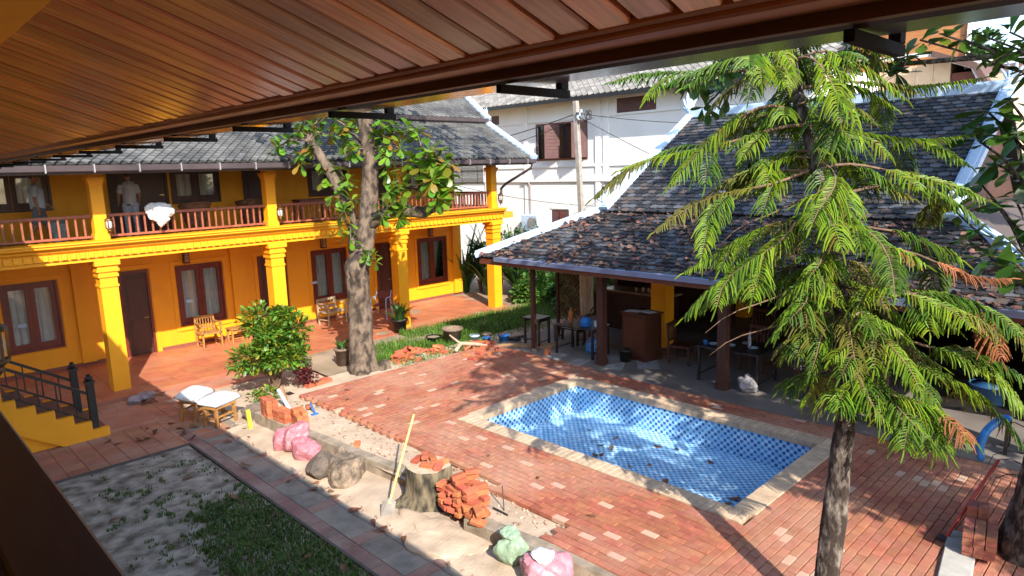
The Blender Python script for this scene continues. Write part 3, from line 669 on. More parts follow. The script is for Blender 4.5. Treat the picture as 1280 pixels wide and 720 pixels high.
def gutter(x0,x1,y,z,par,axis='x',s=1):
    pr=[(y,z),(y-.09*s,z),(y-.11*s,z+.02),(y-.12*s,z+.13),(y-.105*s,z+.13),(y-.10*s,z+.03),(y-.085*s,z+.012),(y,z+.012)]
    g=MB().extr(pr,x0,x1,axis).build('gutter',gutterm,par); return g
g=gutter(-1.5,XE+.08,15.60,4.90,yb); 
st=MB().box(-.012,.012,15.45,15.60,4.888,5.05).mesh('gutter_strap',M('galv',(0.4,0.38,0.38),rough=0.4,metal=0.6))
for k in range(22): place(st,'gutter_strap',(-1.2+k*0.82,0,0),g)
gutter(-1.5,XE+.02,17.74,6.33,yb)
MB().box(-1.5,XE,15.60,15.64,4.86,5.03).build('fascia_board',darkwood,yb)
MB().box(-1.5,XE,15.641,19.64,4.985,5.02).build('eave_soffit',darkwood,yb)
MB().box(-1.5,XE-.1,17.80,17.9,6.1,6.5).build('roof_step',M('step_paint',(0.13,0.09,0.09),rough=0.6),yb)
def ridgecap(par,a,b,w,h,mat=whitetrim,end=True,name='ridge_cap'):
    a=Vector(a); b=Vector(b); m=MB(); m.bar(a,b,w,h)
    d=(b-a).normalized(); m.bar(a+Vector((0,0,h*.5+.02)),b+Vector((0,0,h*.5+.02)),w*.55,.05)
    return m.build(name,mat,par)
def finial(par,p,s,d):   # curled ridge-end ornament
    m=MB(); p=Vector(p); d=Vector(d)
    for k,(a,l,r) in enumerate(((0.0,.30,.055),(.45,.36,.05),(.95,.40,.045),(1.45,.34,.04),(1.9,.26,.035))):
        q=[p+(-d*math.cos(a)*0.0)+Vector((0,0,0))]
        dirv=(d*math.cos(a)+Vector((0,0,1))*math.sin(a)).normalized(); up=Vector((0,0,1))
        q=[p+dirv*(l*s*t)+up*(0.18*s*l*t*t)+ (d*-0.12*s*t*t) for t in (0,.3,.6,.85,1)]
        m.tube(q,[r*s,r*s*1.15,r*s*.9,r*s*.55,r*s*.12],6)
    m.blob(p,(.10*s,.10*s,.10*s),3,0.1,2,2)
    return m.build('ridge_ornament',whitetrim,par)
P=lambda e,v,t: Vector((XE,e[1],e[2]))+v.normalized()*t
ridgecap(yb,P(e1,v1,-.08)+Vector((.04,0,.05)),P(e1,v1,l1)+Vector((.04,0,.05)),.24,.12); finial(yb,P(e1,v1,.10)+Vector((.04,0,.12)),.62,(0,-1,.2))
ridgecap(yb,P(e2,v2,-.06)+Vector((.02,0,.06)),P(e2,v2,l2)+Vector((.02,0,.06)),.24,.12); finial(yb,P(e2,v2,.08)+Vector((.02,0,.12)),.62,(0,-1,.2))
MB().box(16.30,XE,19.64,26,5.0,6.75).build('gable_wall',whitewall,yb)
MB().tube([(XE-.05,15.55,4.93),(XE-.05,15.6,4.75),(15.95,16.45,4.25),(15.88,16.6,4.1),(15.88,16.62,3.6)],.045,8).build('downpipe',gutterm,yb)
# ================================================================== RESTAURANT PAVILION
rs=thing('restaurant_pavilion','open sided timber restaurant pavilion with dark two tier tiled roof and pale blue ridges','building',(14,7,ZT))
EX,EZ=11.2,2.60; YL,YR=12.55,0.70; IX=13.5; d_=IX-EX; IZ=3.70; sl1=(IZ-EZ)/d_
v3=Vector((1,0,sl1)); L3=math.hypot(d_,IZ-EZ); W3=YL-YR
# front skirt (trapezoid), left skirt, right skirt
fr=slopeplane(MB(),(EX,YL,EZ),(0,-1,0),v3,[(0,0),(W3,0),(W3-d_,L3),(d_,L3)]).build('front_roof',roofbase,rs)
roof(fr,(EX,YL,EZ),(0,-1,0),v3,W3,L3,'flat',tileB,0.085,0.11,inside=lambda a,b:(a>b*d_/L3-.02 and a<W3-b*d_/L3+.02),jit=0.05)
dl=5.6
slopeplane(MB(),(EX,YL,EZ),(1,0,0),Vector((0,-1,sl1)),[(0,0),(9.6,0),(9.6-d_,L3),(d_,L3)]).build('side_roof',tileB,rs)
slopeplane(MB(),(EX,YR,EZ),(1,0,0),Vector((0,1,sl1)),[(0,0),(9.6,0),(9.6-d_,L3),(d_,L3)]).build('side_roof',tileB,rs)
# upper gable roof
UX,UZ=IX,3.72; RX_,RZ=17.13,5.93; v4=Vector((RX_-UX,0,RZ-UZ)); L4=v4.length; UYL,UYR=YL-d_-.02,YR+d_+.02
W4=UYL-UYR
ur=slopeplane(MB(),(UX-.25,UYL,UZ-.15+.08),(0,-1,0),v4,[(0,0),(W4,0),(W4,L4+.28),(0,L4+.28)]).build('upper_roof',roofbase,rs)
roof(ur,(UX-.25,UYL,UZ-.07),(0,-1,0),v4,W4,L4+.26,'flat',tileB,0.10,0.12,jit=0.03)
slopeplane(MB(),(2*RX_-UX+.25,UYL,UZ-.07),(0,-1,0),Vector((-v4.x,0,v4.z)),[(0,0),(W4,0),(W4,L4+.28),(0,L4+.28)]).build('rear_roof',tileB,rs)
slopeplane(MB(),(2*RX_-EX,YL,EZ),(0,-1,0),Vector((-1,0,sl1)),[(0,0),(W3,0),(W3-d_,L3),(d_,L3)]).build('rear_skirt',tileB,rs)
MB().extr([(UX+.3,3.6),(2*RX_-UX-.3,3.6),(RX_,RZ-.12)],UYL-.35,UYL-.25,'y').build('gable_wall',darkwood,rs)
MB().extr([(UX+.3,3.6),(2*RX_-UX-.3,3.6),(RX_,RZ-.12)],UYR+.25,UYR+.35,'y').build('gable_wall',postwood,rs)
MB().box(UX-.2,UX-.12,UYR,UYL,3.52,3.68).build('roof_step',black,rs)
ridgecap(rs,(EX-.08,YL+.08,EZ+.04),(IX,YL-d_,IZ+.07),.22,.12); finial(rs,(IX-.15,UYL+.12,IZ+.2),.75,(-.7,.3,.1))
ridgecap(rs,(EX-.08,YR-.08,EZ+.04),(IX,YR+d_,IZ+.07),.22,.12)
ridgecap(rs,(UX-.3,UYL,UZ-.02),(RX_,UYL,RZ+.10),.24,.14); ridgecap(rs,(UX-.3,UYR,UZ-.02),(RX_,UYR,RZ+.10),.24,.14)
ridgecap(rs,(RX_,UYL,RZ+.12),(RX_,UYR,RZ+.12),.26,.22); finial(rs,(RX_,UYL+.02,RZ+.24),1.25,(0,.8,.2)); finial(rs,(RX_,UYR,RZ+.22),1.1,(0,-.8,.2))
MB().box(EX-.02,EX+.03,YR,YL,EZ-.17,EZ-.03).box(EX+.031,2*RX_-EX,YL-.03,YL+.02,EZ-.17,EZ-.03).build('fascia_board',M('red_fascia',(0.14,0.04,0.022),(0.09,0.03,0.018),rough=0.5),rs)
MB().extr([(EX-.10,EZ-.07),(EX-.12,EZ+.03),(EX+.02,EZ+.045),(EX+.02,EZ-.07)],YR,YL-.6,'y').build('gutter',M('blue_gutter',(0.18,0.23,0.34),(0.13,0.16,0.25),scale=2,rough=0.35),rs)
MB().box(EX+.2,2*RX_-EX-.2,YR+.2,YL-.2,2.74,2.77).build('ceiling',darkwood,rs)
for x,y,w in ((11.90,9.30,.17),(12.05,6.40,.18),(12.0,3.5,.18),(12.0,.95,.18)):
    MB().box(x-w/2,x+w/2,y-w/2,y+w/2,ZT-.005,2.74).box(x-w/2-.02,x+w/2+.02,y-w/2-.02,y+w/2+.02,ZT-.005,ZT+.14).build('post',postwood,rs)
MB().box(11.72,11.82,11.25,11.35,ZT-.005,2.74).build('post',postwood,rs)
MB().lathe([(.07,0),(.075,.05),(.05,.08)],10,(11.77,11.30,ZT-.01)).build('post_foot',conc,rs)
MB().box(11.72,11.80,YR+.3,YL-.4,2.38,2.54).build('beam',postwood,rs)
for x,y in ((14.2,9.2),(18.0,3.1),(18.5,9.2)):
    MB().box(x-.2,x+.2,y-.2,y+.2,ZT-.005,2.74).build('column',yellow,rs)
# back wall and end wall
MB().box(19.4,19.6,YR+.3,YL-.8,ZT,2.74).build('rear_wall',darkwood,rs)
MB().box(15.6,19.4,11.60,11.75,ZT,2.74).build('end_wall',darkwood,rs)
MB().box(13.4,19.38,.95,1.1,ZT,2.74).build('end_wall',doorwood,rs)
# lattice screen between posts at the garden end
lt=MB().box(13.30,13.37,11.85,11.92,ZT-.004,2.3).box(14.55,14.62,11.85,11.92,ZT-.004,2.3).box(13.371,14.549,11.86,11.91,2.22,2.29).build('lattice_screen',postwood,rs)
for sgn in (1,-1):
    for k in range(-9,11):
        x0=13.37+k*.17; pts=[]
        # clip diagonal inside the frame
        a=[(x0,ZT+.1),(x0+1.95,ZT+.1+1.95)] if sgn>0 else [(x0+1.95,ZT+.1),(x0,ZT+.1+1.95)]
        (xa,za),(xb,zb)=a
        def clip(xa,za,xb,zb):
            t0,t1=0,1
            for p,q in ((-(xb-xa),xa-13.37),((xb-xa),14.55-xa),(-(zb-za),za-ZT-.1),((zb-za),2.25-za)):
                if abs(p)<1e-9: 
                    if q<0: return None
                else:
                    r=q/p
                    if p<0: t0=max(t0,r)
                    else: t1=min(t1,r)
            return (t0,t1) if t1-t0>.03 else None
        c=clip(xa,za,xb,zb)
        if c:
            f=lambda t:(xa+(xb-xa)*t,11.88+sgn*.008,za+(zb-za)*t)
            MB().bar(f(c[0]),f(c[1]),.016,.034,(0,1,0)).build('lath',M('lath_wood',(0.30,0.15,0.075),(0.12,0.06,0.03),rough=0.7),lt)
# bar counter, shelf and bottles
bc=thing('bar_counter','dark bar counter with pale stone top under the pavilion roof','counter',(15.2,10.2,ZT))
MB().box(14.95,15.45,9.5,11.55,ZT,ZT+1.05).build('body',darkwood,bc); MB().box(14.82,15.5,9.42,11.58,ZT+1.052,ZT+1.10).build('counter_top',M('counter_stone',(0.30,0.24,0.17),(0.18,0.14,0.10),scale=14,rough=0.3),bc)
bs=thing('bottle_shelf','dark back bar shelf carrying rows of bottles','shelf',(17.4,10.4,ZT))
MB().box(17.3,17.6,9.0,11.5,ZT,ZT+.9).build('cabinet',darkwood,bs)
for z in (1.35,1.75,2.15): MB().box(17.3,17.6,9.0,11.5,z,z+.03).build('shelf_board',darkwood,bs)
for y in (9.0,11.45): MB().box(17.3,17.6,y,y+.05,ZT+.901,2.5).build('upright',darkwood,bs)
bot=MB().lathe([(.034,0),(.036,.02),(.036,.16),(.014,.21),(.013,.27),(.016,.275)],8).mesh('bottle',M('bottle_glass',(0.10,0.10,0.07),(0.35,0.36,0.33),scale=30,rough=0.1,rnd=0.7,co='obj'),True)
for z in (1.382,1.782):
    for k in range(15):
        o=place(bot,'bottle',(17.42+random.uniform(-.05,.05),9.2+k*.15,z),None); tag(o,'small bottle standing on the dark back bar shelf','bottle','bottles on the back bar shelf')
gl=MB().lathe([(.03,0),(.035,.10),(.032,.10)],8).mesh('drinking_glass',M('glass_white',(0.7,0.7,0.7),rough=0.1))
for k in range(7):
    o=place(gl,'drinking_glass',(15.1+random.uniform(-.1,.12),9.6+k*.16,ZT+1.102),None); tag(o,'clear drinking glass standing on the bar counter','glass','glasses on the bar counter')
# podium desk
pd=thing('podium_desk','dark wooden reception podium with papers on its sloped top','podium',(12.95,8.95,ZT),rz=R_(-8))
MB().box(-.27,.27,-.36,.36,0,1.06).build('body',M('podium_wood',(0.09,0.03,0.016),(0.045,0.018,0.011),scale=4,rough=0.4,st=(8,8,1)),pd); MB().box(-.31,.31,-.40,.40,1.062,1.10).box(-.30,.30,-.39,.39,0,.06).build('top',doorwood,pd)
MB().box(-.285,-.271,-.30,.30,.12,.98).build('front_panel',M('podium_panel',(0.12,0.038,0.02),(0.07,0.025,0.014),scale=4,rough=0.4,st=(8,8,1)),pd)
for k,(x,y,a) in enumerate(((12.86,9.12,.2),(12.98,8.80,-.25))):
    tag(MB().box(-.12,.12,-.17,.17,0,.006+k*.004,Matrix.Translation((x,y,ZT+1.101))@Matrix.Rotation(a,4,'Z')).build('paper_sheet',M('paper',(0.75,0.76,0.78),rough=0.8)),'white paper sheet lying on the podium top','paper','papers on the podium')
# tables and chairs of the pavilion
def table(name,label,loc,rz,lx,ly,h,mat,leg=.05,stretch=True,group=None):
    t=thing(name,label,'table',loc,group,rz)
    MB().cham(-lx/2,lx/2,-ly/2,ly/2,h-.03,h,.005).build('table_top',mat,t)
    MB().box(-lx/2+.05,lx/2-.05,-ly/2+.05,-ly/2+.075,h-.11,h-.031).box(-lx/2+.05,lx/2-.05,ly/2-.075,ly/2-.05,h-.11,h-.031).build('apron',mat,t)
    for sx in (-1,1):
        for sy in (-1,1): MB().box(sx*(lx/2-.05)-leg/2,sx*(lx/2-.05)+leg/2,sy*(ly/2-.05)-leg/2,sy*(ly/2-.05)+leg/2,0,h-.031).build('leg',mat,t)
    if stretch:
        for sy in (-1,1): MB().box(-lx/2+.076,lx/2-.076,sy*(ly/2-.05)-.012,sy*(ly/2-.05)+.012,.12,.15).build('stretcher',mat,t)
    return t
def chair(name,label,loc,rz,mat,group=None,w=.5,arms=True,hb=.92,slats=6):
    c=thing(name,label,'chair',loc,group,rz); s=.43
    MB().cham(-w/2,w/2,-.24,.24,s-.04,s,.008).build('seat',mat,c)
    for sx in (-1,1):
        MB().box(sx*(w/2-.025)-.022,sx*(w/2-.025)+.022,-.24,-.196,0,.66 if arms else s-.041).build('leg',mat,c)
        MB().bar((sx*(w/2-.025),.235,0),(sx*(w/2-.025),.29,hb),.042).build('leg',mat,c)
        if arms: MB().box(sx*(w/2-.025)-.028,sx*(w/2-.025)+.028,-.27,.26,.662,.69).build('armrest',mat,c)
        MB().box(sx*(w/2-.025)-.012,sx*(w/2-.025)+.012,-.195,.215,.16,.19).build('stretcher',mat,c)
    b=MB().bar((-w/2+.05,.285,hb-.04),(w/2-.05,.285,hb-.04),.03,.08).bar((-w/2+.05,.262,.52),(w/2-.05,.262,.52),.025,.05).build('backrest',mat,c)
    for k in range(slats):
        x=-w/2+.09+k*(w-.18)/(slats-1); MB().bar((x,.264,.53),(x,.284,hb-.06),.022,.012).build('slat',mat,b)
    return c
F=ZT-.004
table('work_table','black rectangular table strewn with paint pots beside the first round post foot',(12.35,10.25,F),R_(4),.75,1.15,.72,blackwood)
table('side_table','small dark square table on the floor edge nearest the garden',(12.25,11.65,F),R_(4),.5,.55,.74,blackwood)
table('low_bench','low dark bench behind the cluttered work table',(12.95,11.15,F),R_(4),.4,.8,.42,blackwood)
table('dining_table','black dining table with crockery behind the middle timber post',(12.75,6.45,F),R_(2),1.0,1.35,.75,blackwood)
chair('wooden_armchair','dark wooden armchair with a striped cloth hanging over its back',(12.55,4.75,F),R_(70),doorwood,w=.56)
chair('wooden_chair','dark slatted chair at the far side of the dining table',(13.7,6.5,F),R_(-90),doorwood,arms=False,w=.6)
chair('wooden_chair','dark slatted chair tucked beside the yellow pavilion column',(13.2,8.0,F),R_(10),doorwood,arms=False)
chair('wooden_chair','dark slatted chair against the rear wall of the pavilion',(15.4,7.3,F),R_(-95),doorwood,arms=False,w=.6)
# round-back chair behind the work table
rb=thing('round_back_chair','dark bentwood chair with a round spindle back behind the work table','chair',(13.15,10.55,F),rz=R_(-75))
MB().lathe([(.22,.42),(.23,.44),(.22,.46)],16).build('seat',doorwood,rb)
for sx in (-1,1):
    for sy in (-1,1): MB().bar((sx*.2,sy*.2,0),(sx*.15,sy*.15,.42),.03).build('leg',doorwood,rb)
hoop=MB().tube([(.24*math.cos(a),.17+.06*math.sin(a),.45+.5*math.sin(a)) for a in [math.pi*k/14 for k in range(15)]],.016,8).build('backrest',doorwood,rb)
for k in range(7):
    x=-.18+k*.06; MB().tube([(x,.17,.45),(x,.17+.05*math.sqrt(max(0,1-(x/.24)**2)),.45+.49*math.sqrt(max(0,1-(x/.24)**2)))],.007,6).build('spindle',doorwood,hoop)
# cloth on the lattice, striped cloth, bucket, bag etc.
def drape(c,w,h,ax,mat,name,label,cat,folds=5,amp=.02):
    m=MB(); n=26; k=9; c=Vector(c); ax=Vector(ax).normalized(); nn=ax.cross(Vector((0,0,1)))
    for j in range(k):
        for i in range(n):
            t=i/(n-1); s=j/(k-1); m.v.append(tuple(c+ax*((t-.5)*w*(1-.05*s))+Vector((0,0,-s*h))+nn*(amp*math.sin(t*folds*6.28+s*.8)*(.3+s))))
    for j in range(k-1):
        for i in range(n-1): a=j*n+i; m.f.append((a,a+1,a+n+1,a+n))
    o=m.build(name,mat,smooth=True); return tag(o,label,cat)
drape((14.45,11.82,2.22),.62,1.55,(1,0,0),M('beige_cloth',(0.72,0.56,0.42),(0.58,0.44,0.32),scale=4,rough=0.9,transl=.2),'hanging_cloth','beige cloth hanging on the wooden lattice screen','cloth')
m=bpy.data.materials.new('striped'); m.use_nodes=True; MC['striped']=m; n=m.node_tree.nodes; Lk=m.node_tree.links
g_=n.new('ShaderNodeNewGeometry'); sx_=n.new('ShaderNodeSeparateXYZ'); Lk.new(g_.outputs['Position'],sx_.inputs[0]); mm=n.new('ShaderNodeMath'); mm.operation='MULTIPLY'; mm.inputs[1].default_value=1/.052; Lk.new(sx_.outputs[2],mm.inputs[0])
fr_=n.new('ShaderNodeMath'); fr_.operation='FRACT'; Lk.new(mm.outputs[0],fr_.inputs[0]); g2=n.new('ShaderNodeMath'); g2.operation='GREATER_THAN'; g2.inputs[1].default_value=.5; Lk.new(fr_.outputs[0],g2.inputs[0])
mx=n.new('ShaderNodeMix'); mx.data_type='RGBA'; Lk.new(g2.outputs[0],mx.inputs[0]); mx.inputs[6].default_value=(.012,.014,.025,1); mx.inputs[7].default_value=(.65,.65,.66,1); Lk.new(mx.outputs[2],n['Principled BSDF'].inputs['Base Color'])
drape((12.62,5.05,ZT+.93),.34,.42,(.3,-1,0),m,'striped_cloth','black and white striped cloth on the wooden armchair','cloth',3,.03)
def bucket(label,loc,r,h,mat,cat='bucket',name='bucket',group=None,handle=True):
    t=thing(name,label,cat,loc,group,rz=random.uniform(0,3)); 
    MB().lathe([(r*.78,0),(r,h),(r*1.06,h),(r*1.06,h-.025),(r*1.0,h-.03)],18).lathe([(r*.93,h-.002),(r*.72,.03)],18).build('body',mat,t,True)
    MB().lathe([(r*.9,h*.72),(r*.9,h*.73)],18).build('contents',M('mortar',(0.16,0.14,0.12),rough=0.9),t)
    if handle: MB().tube([(r*1.05*math.cos(a),.02+.3*r*math.sin(a),h-.03+.0*a+ .5*r*math.sin(a)) for a in [math.pi*k/10 for k in range(11)]],.005,6).build('handle',gutterm,t)
    return t
bucket('black plastic bucket standing in front of the podium desk',(12.45,9.05,F),.15,.28,black)
def sack(name,label,cat,loc,parts,mat,rz=0):
    m=MB()
    for k,(c,r,amp) in enumerate(parts):
        m.facet(c,tuple(q*1.12 for q in r),len(label)*3+k*7,26,.70,22.0,5,.05+amp*.12,3.2,-r[2]*.78 if c[2]<r[2]*1.1 else None)
    o=m.build(name,mat,smooth=True); o.location=loc; o.rotation_euler=(0,0,rz); return tag(o,label,cat)
sack('plastic_bag','crumpled clear plastic bag on the grey floor by the dining table','bag',(12.2,5.95,F),[((0,0,.13),(.17,.2,.15),.35),((.03,.02,.27),(.06,.06,.08),.4)],plastic)
sack('plastic_bag','crumpled blue plastic bag under the cluttered work table','bag',(12.6,10.1,F),[((0,0,.18),(.18,.2,.22),.3)],M('blue_bag',(0.05,0.20,0.42),(0.03,0.13,0.3),scale=8,rough=0.3,bump=0.4,bscale=20))
# table clutter
TZ=ZT-.004+.72
def clutter(kind,label,cat,loc,prof,mat,n=14):
    o=MB().lathe(prof,n).build(kind,mat,smooth=False); o.location=loc; return tag(o,label,cat)
clutter('paint_can','blue paint can lying among the things on the work table','can',(12.25,10.05,TZ),[(.11,0),(.13,.02),(.14,.12),(.09,.20),(.05,.22)],bluem)
clutter('orange_bottle','orange brown bottle standing on the work table','bottle',(12.35,10.6,TZ),[(.05,0),(.055,.18),(.055,.26),(.02,.32),(.02,.36)],M('orange_b',(0.40,0.13,0.03),rough=0.4))
clutter('white_tub','white plastic tub at the end of the work table','tub',(12.4,9.82,TZ),[(.08,0),(.09,.13),(.095,.13)],whitetrim)
clutter('small_jar','pinkish small jar on the work table corner','jar',(12.15,10.72,TZ),[(.04,0),(.045,.08),(.03,.10)],M('jar_pink',(0.4,0.22,0.18),rough=0.4))
TZ2=ZT-.004+.75
for k,(x,y) in enumerate(((12.5,6.85),(12.62,6.55),(12.7,6.1),(12.95,6.35),(12.9,6.75))):
    o=clutter('plate','white plate lying on the black dining table','plate',(x,y,TZ2),[(.05,0),(.10,.015),(.105,.02),(.09,.016)],whitetrim); o['group']='plates on the dining table'
clutter('wine_bottle','dark bottle standing upright on the dining table','bottle',(12.85,6.25,TZ2),[(.035,0),(.037,.18),(.014,.24),(.013,.31)],M('dark_glass_white',(0.3,0.32,0.36),rough=0.15))
clutter('blue_cup','small blue cup on the corner of the dining table','cup',(12.42,7.0,TZ2),[(.035,0),(.045,.09),(.04,.09)],bluem)
clutter('gas_bottle','small yellowish bottle on the floor under the dining table','bottle',(12.55,6.15,F),[(.06,0),(.065,.14),(.02,.19),(.02,.22)],M('yb',(0.35,0.30,0.12),rough=0.4))
# timber offcuts and loose paper on the floor edge
for k in range(5):
    a=Vector((11.55+k*.06,12.35-k*.05,F+.02+.012*(k%2)+.001*k)); b=a+Vector((.65+.06*k,-1.25+.08*k,0)); o=MB().bar(a,b,.055,.03).build('timber_batten',M('timber',(0.34,0.20,0.10),(0.24,0.14,0.07),rough=0.8)); tag(o,'rough sawn batten lying on the floor near the garden end post','timber','battens on the pavilion floor')
for k,(x,y,a,s) in enumerate(((11.75,10.55,.2,.3),(12.0,9.0,.5,.28),(12.35,9.4,-.2,.3),(12.55,8.5,.7,.35),(11.7,9.8,.1,.25))):
    o=MB().box(-s,s,-s*.7,s*.7,0,.003+k*.001,Matrix.Translation((x,y,F+.002))@Matrix.Rotation(a,4,'Z')).build('dust_sheet',M('dust_sheet_m',(0.27,0.26,0.25),(0.19,0.18,0.17),scale=5,rough=0.9)); tag(o,'flat grey white sheet spread on the pavilion floor edge','sheet','sheets on the pavilion floor')
o=MB().cham(-.11,.11,-.06,.06,0,.13,.01).build('concrete_brick',brickr); o.location=(11.75,10.85,F); o.rotation_euler=(0,0,.5); tag(o,'single brick stack on the floor edge beside the thin corner post','brick')
# blue barrel-like drum and table at right side of pavilion
bucket('blue plastic tub standing at the right end of the pavilion floor',(13.9,2.35,F),.28,.5,M('dull_blue',(0.02,0.08,0.2),rough=0.5),'tub','blue_tub',handle=False)
table('bench_table','black low table near the big tree at the pavilion edge',(12.1,2.3,F),R_(5),.5,1.2,.6,blackwood)
# ================================================================== WHITE BUILDING behind
wb=thing('white_building','long white plastered house with maroon shutters and pale tiled roof behind the pavilion','building',(22,16,0))
XW=22.0
def plane_open(x,y0,y1,z0,z1,ops,th=.25):
    m=MB(); ys=sorted({y0,y1,*[o[0] for o in ops],*[o[1] for o in ops]})
    for a,b in zip(ys,ys[1:]):
        c=z0
        for o in sorted([o for o in ops if o[0]<=a+1e-6 and o[1]>=b-1e-6],key=lambda o:o[2]): m.box(x,x+th,a,b,c,o[2]); c=o[3]
        m.box(x,x+th,a,b,c,z1)
    return m
SW=(17.85,20.7,5.05,6.6); GW=[(18.9,19.9,1.7,2.95),(17.3,18.3,1.7,2.95)]
plane_open(XW,8.6,34,0,7.6,[SW]+GW+[(14.6,16.4,6.75,7.3),(23.0,23.5,6.75,7.15)]).build('wall',whitewall,wb)
tr=MB()
for y in (8.8,10.4,13.4,16.9,17.3,21.3,23.9): tr.box(XW-.06,XW-.001,y-.12,y+.12,0,7.4)
tr.box(XW-.08,XW-.001,8.6,34,4.15,4.40).box(XW-.05,XW-.002,8.6,34,4.75,4.85).box(XW-.05,XW-.002,8.6,34,6.66,6.74)
tr.build('wall_mouldings',whitewall,wb)
MB().box(XW+.26,XW+8,8.62,8.8,0,7.6).box(XW+7.8,XW+8,8.81,33.8,0,7.6).box(XW+.26,XW+8,33.8,34,0,7.6).box(XW+.26,XW+7.8,8.81,33.8,3.0,3.2).build('rear_walls',whitewall,wb)
sw=MB().box(XW-.03,XW+.1,SW[0],SW[1],SW[2],SW[2]+.07).box(XW-.03,XW+.1,SW[0],SW[1],SW[3]-.07,SW[3]).build('window',maroon,wb)
shm=M('shutter_paint',(0.12,0.055,0.05),(0.09,0.04,0.04),rough=0.6)
for k,(y,a) in enumerate(((17.88,60),(18.60,-150),(19.35,60),(20.05,-140),(20.68,-60))):
    Mx=Matrix.Translation((XW-.02,y,0))@Matrix.Rotation(R_(a+90),4,'Z')
    s=MB().box(0,.66,-.02,.02,SW[2]+.08,SW[3]-.08,Mx).build('shutter',shm,sw)
    for j in range(9):
        z=SW[2]+.16+j*.14; MB().box(.05,.61,-.034,.034,z,z+.06,Mx).build('louvre',shm,s)
MB().box(XW+.12,XW+.13,SW[0],SW[1],SW[2]+.07,SW[3]-.07).build('pane',M('dark_pane',(0.02,0.02,0.022),rough=0.1),sw)
for a,b,c,d in GW:
    g=MB().box(XW+.02,XW+.08,a,b,c,d).build('window',shm,wb); MB().box(XW-.01,XW+.018,(a+b)/2-.03,(a+b)/2+.03,c,d).build('mullion',maroon,g)
    # arched head panel
    pr=[((a+b)/2+.52*math.cos(t),d+.05+.42*math.sin(t)) for t in [math.pi*k/10 for k in range(11)]]
    MB().extr([(y,z) for y,z in pr],XW-.03,XW-.001,'x').build('arch',whitewall,wb)
MB().box(XW+.02,XW+.08,14.6,16.4,6.75,7.3).build('vent_window',shm,wb); MB().box(XW+.02,XW+.08,23.0,23.5,6.75,7.15).build('vent_window',shm,wb)
v5=Vector((1,0,.62)); e5=(XW-.75,34.2,7.46); L5=7.4
rw=slopeplane(MB(),e5,(0,-1,0),v5,[(0,0),(26.2,0),(26.2,L5),(0,L5)]).build('roof',roofbase,wb)
roof(rw,e5,(0,-1,0),v5,26,L5,'diamond',tileC,.14,.15,vis=eaveline)
slopeplane(MB(),(XW+8.8+2.9,34.2,7.46),(0,-1,0),Vector((-1,0,.62)),[(0,0),(26.2,0),(26.2,L5),(0,L5)]).build('rear_roof',tileC,wb)
MB().box(XW-.86,XW-.74,8.0,34.2,7.32,7.46).build('gutter',black,wb)
MB().box(XW-.7,XW+.0,8.1,34,7.40,7.44).build('eave_soffit',whitewall,wb)
# air conditioner
ac=thing('air_conditioner','white outdoor air conditioner unit on brackets on the white wall','air conditioner',(XW-.25,20.9,2.1))
MB().cham(XW-.40,XW-.06,20.40,21.35,2.05,2.72,.02).build('casing',whitetrim,ac)
MB().lathe([(.24,0),(.26,.012),(.24,.02)],18,(0,0,0),Matrix.Translation((XW-.40,20.72,2.38))@Matrix.Rotation(R_(-90),4,'Y')).build('fan_grille',M('grille',(0.25,0.25,0.25),rough=0.6),ac)
MB().box(XW-.40,XW+.01,20.5,20.54,1.95,2.05).box(XW-.40,XW+.01,21.2,21.24,1.95,2.05).build('bracket',gutterm,ac)
# drain pipes on the wall
for y in (21.05,16.45):
    tag(MB().tube([(XW-.09,y,.1),(XW-.09,y,4.0),(XW-.09,y+.1,4.13),(XW-.09,y+.5,4.13)],.04,8).build('drain_pipe',M('pipe_grey',(0.30,0.26,0.26),rough=0.5)),'thin drain pipe on the white wall '+('beside the air conditioner' if y>20 else 'right of the utility pole'),'pipe')
# utility pole and cables
up=thing('utility_pole','slim square concrete utility pole with cables in front of the white wall','utility pole',(19.2,15.75,0.05))
MB().bar((19.2,15.75,0.05),(18.98,15.92,7.02),.17,.15).build('pole',M('pole_conc',(0.34,0.31,0.27),(0.24,0.21,0.18),scale=6,rough=0.9),up)
MB().box(18.85,19.15,15.75,15.80,6.55,6.62).box(18.9,19.1,15.7,15.78,6.3,6.36).build('cross_arm',gutterm,up)
for k,z in enumerate((6.45,6.55,6.66)): MB().lathe([(.03,0),(.05,.03),(.03,.06),(.045,.09),(.02,.12)],8,(18.9+.1*k,15.77,z-.05)).build('insulator',whitetrim,up)
def cable(a,b,sag,label,r=.012):
    a=Vector(a); b=Vector(b); m=MB(); m.tube([a.lerp(b,t/16)-Vector((0,0,sag*4*(t/16)*(1-t/16))) for t in range(17)],r,5)
    tag(m.build('cable',black),label,'cable')
pt_=(19.0,15.86,6.6)
cable(pt_,(17.0,24.5,5.3),.25,'black overhead cable from the pole towards the yellow building gable',.016)
cable((19.0,15.86,6.4),(16.6,24.0,5.0),.35,'second black overhead cable sagging towards the yellow building gable')
cable(pt_,(21.9,11.0,6.0),.12,'thin cable from the pole to the white wall behind the small pine')
cable((19.0,15.86,6.5),(21.9,13.2,4.45),.05,'thin stay wire slanting down from the pole to the white wall')
cable((16.0,19.6,4.3),(21.9,14.5,3.2),.3,'pale wire slanting low across the white wall',.010)
m=MB(); m.tube([(18.96+.16*math.cos(a),15.6+.22*math.cos(a)*.4-.25+.12*math.sin(a*1.3),6.5+.16*math.sin(a)) for a in [k*.5 for k in range(40)]],.012,5); tag(m.build('cable_coil',black),'coil of black cable tied to the top of the utility pole','cable')
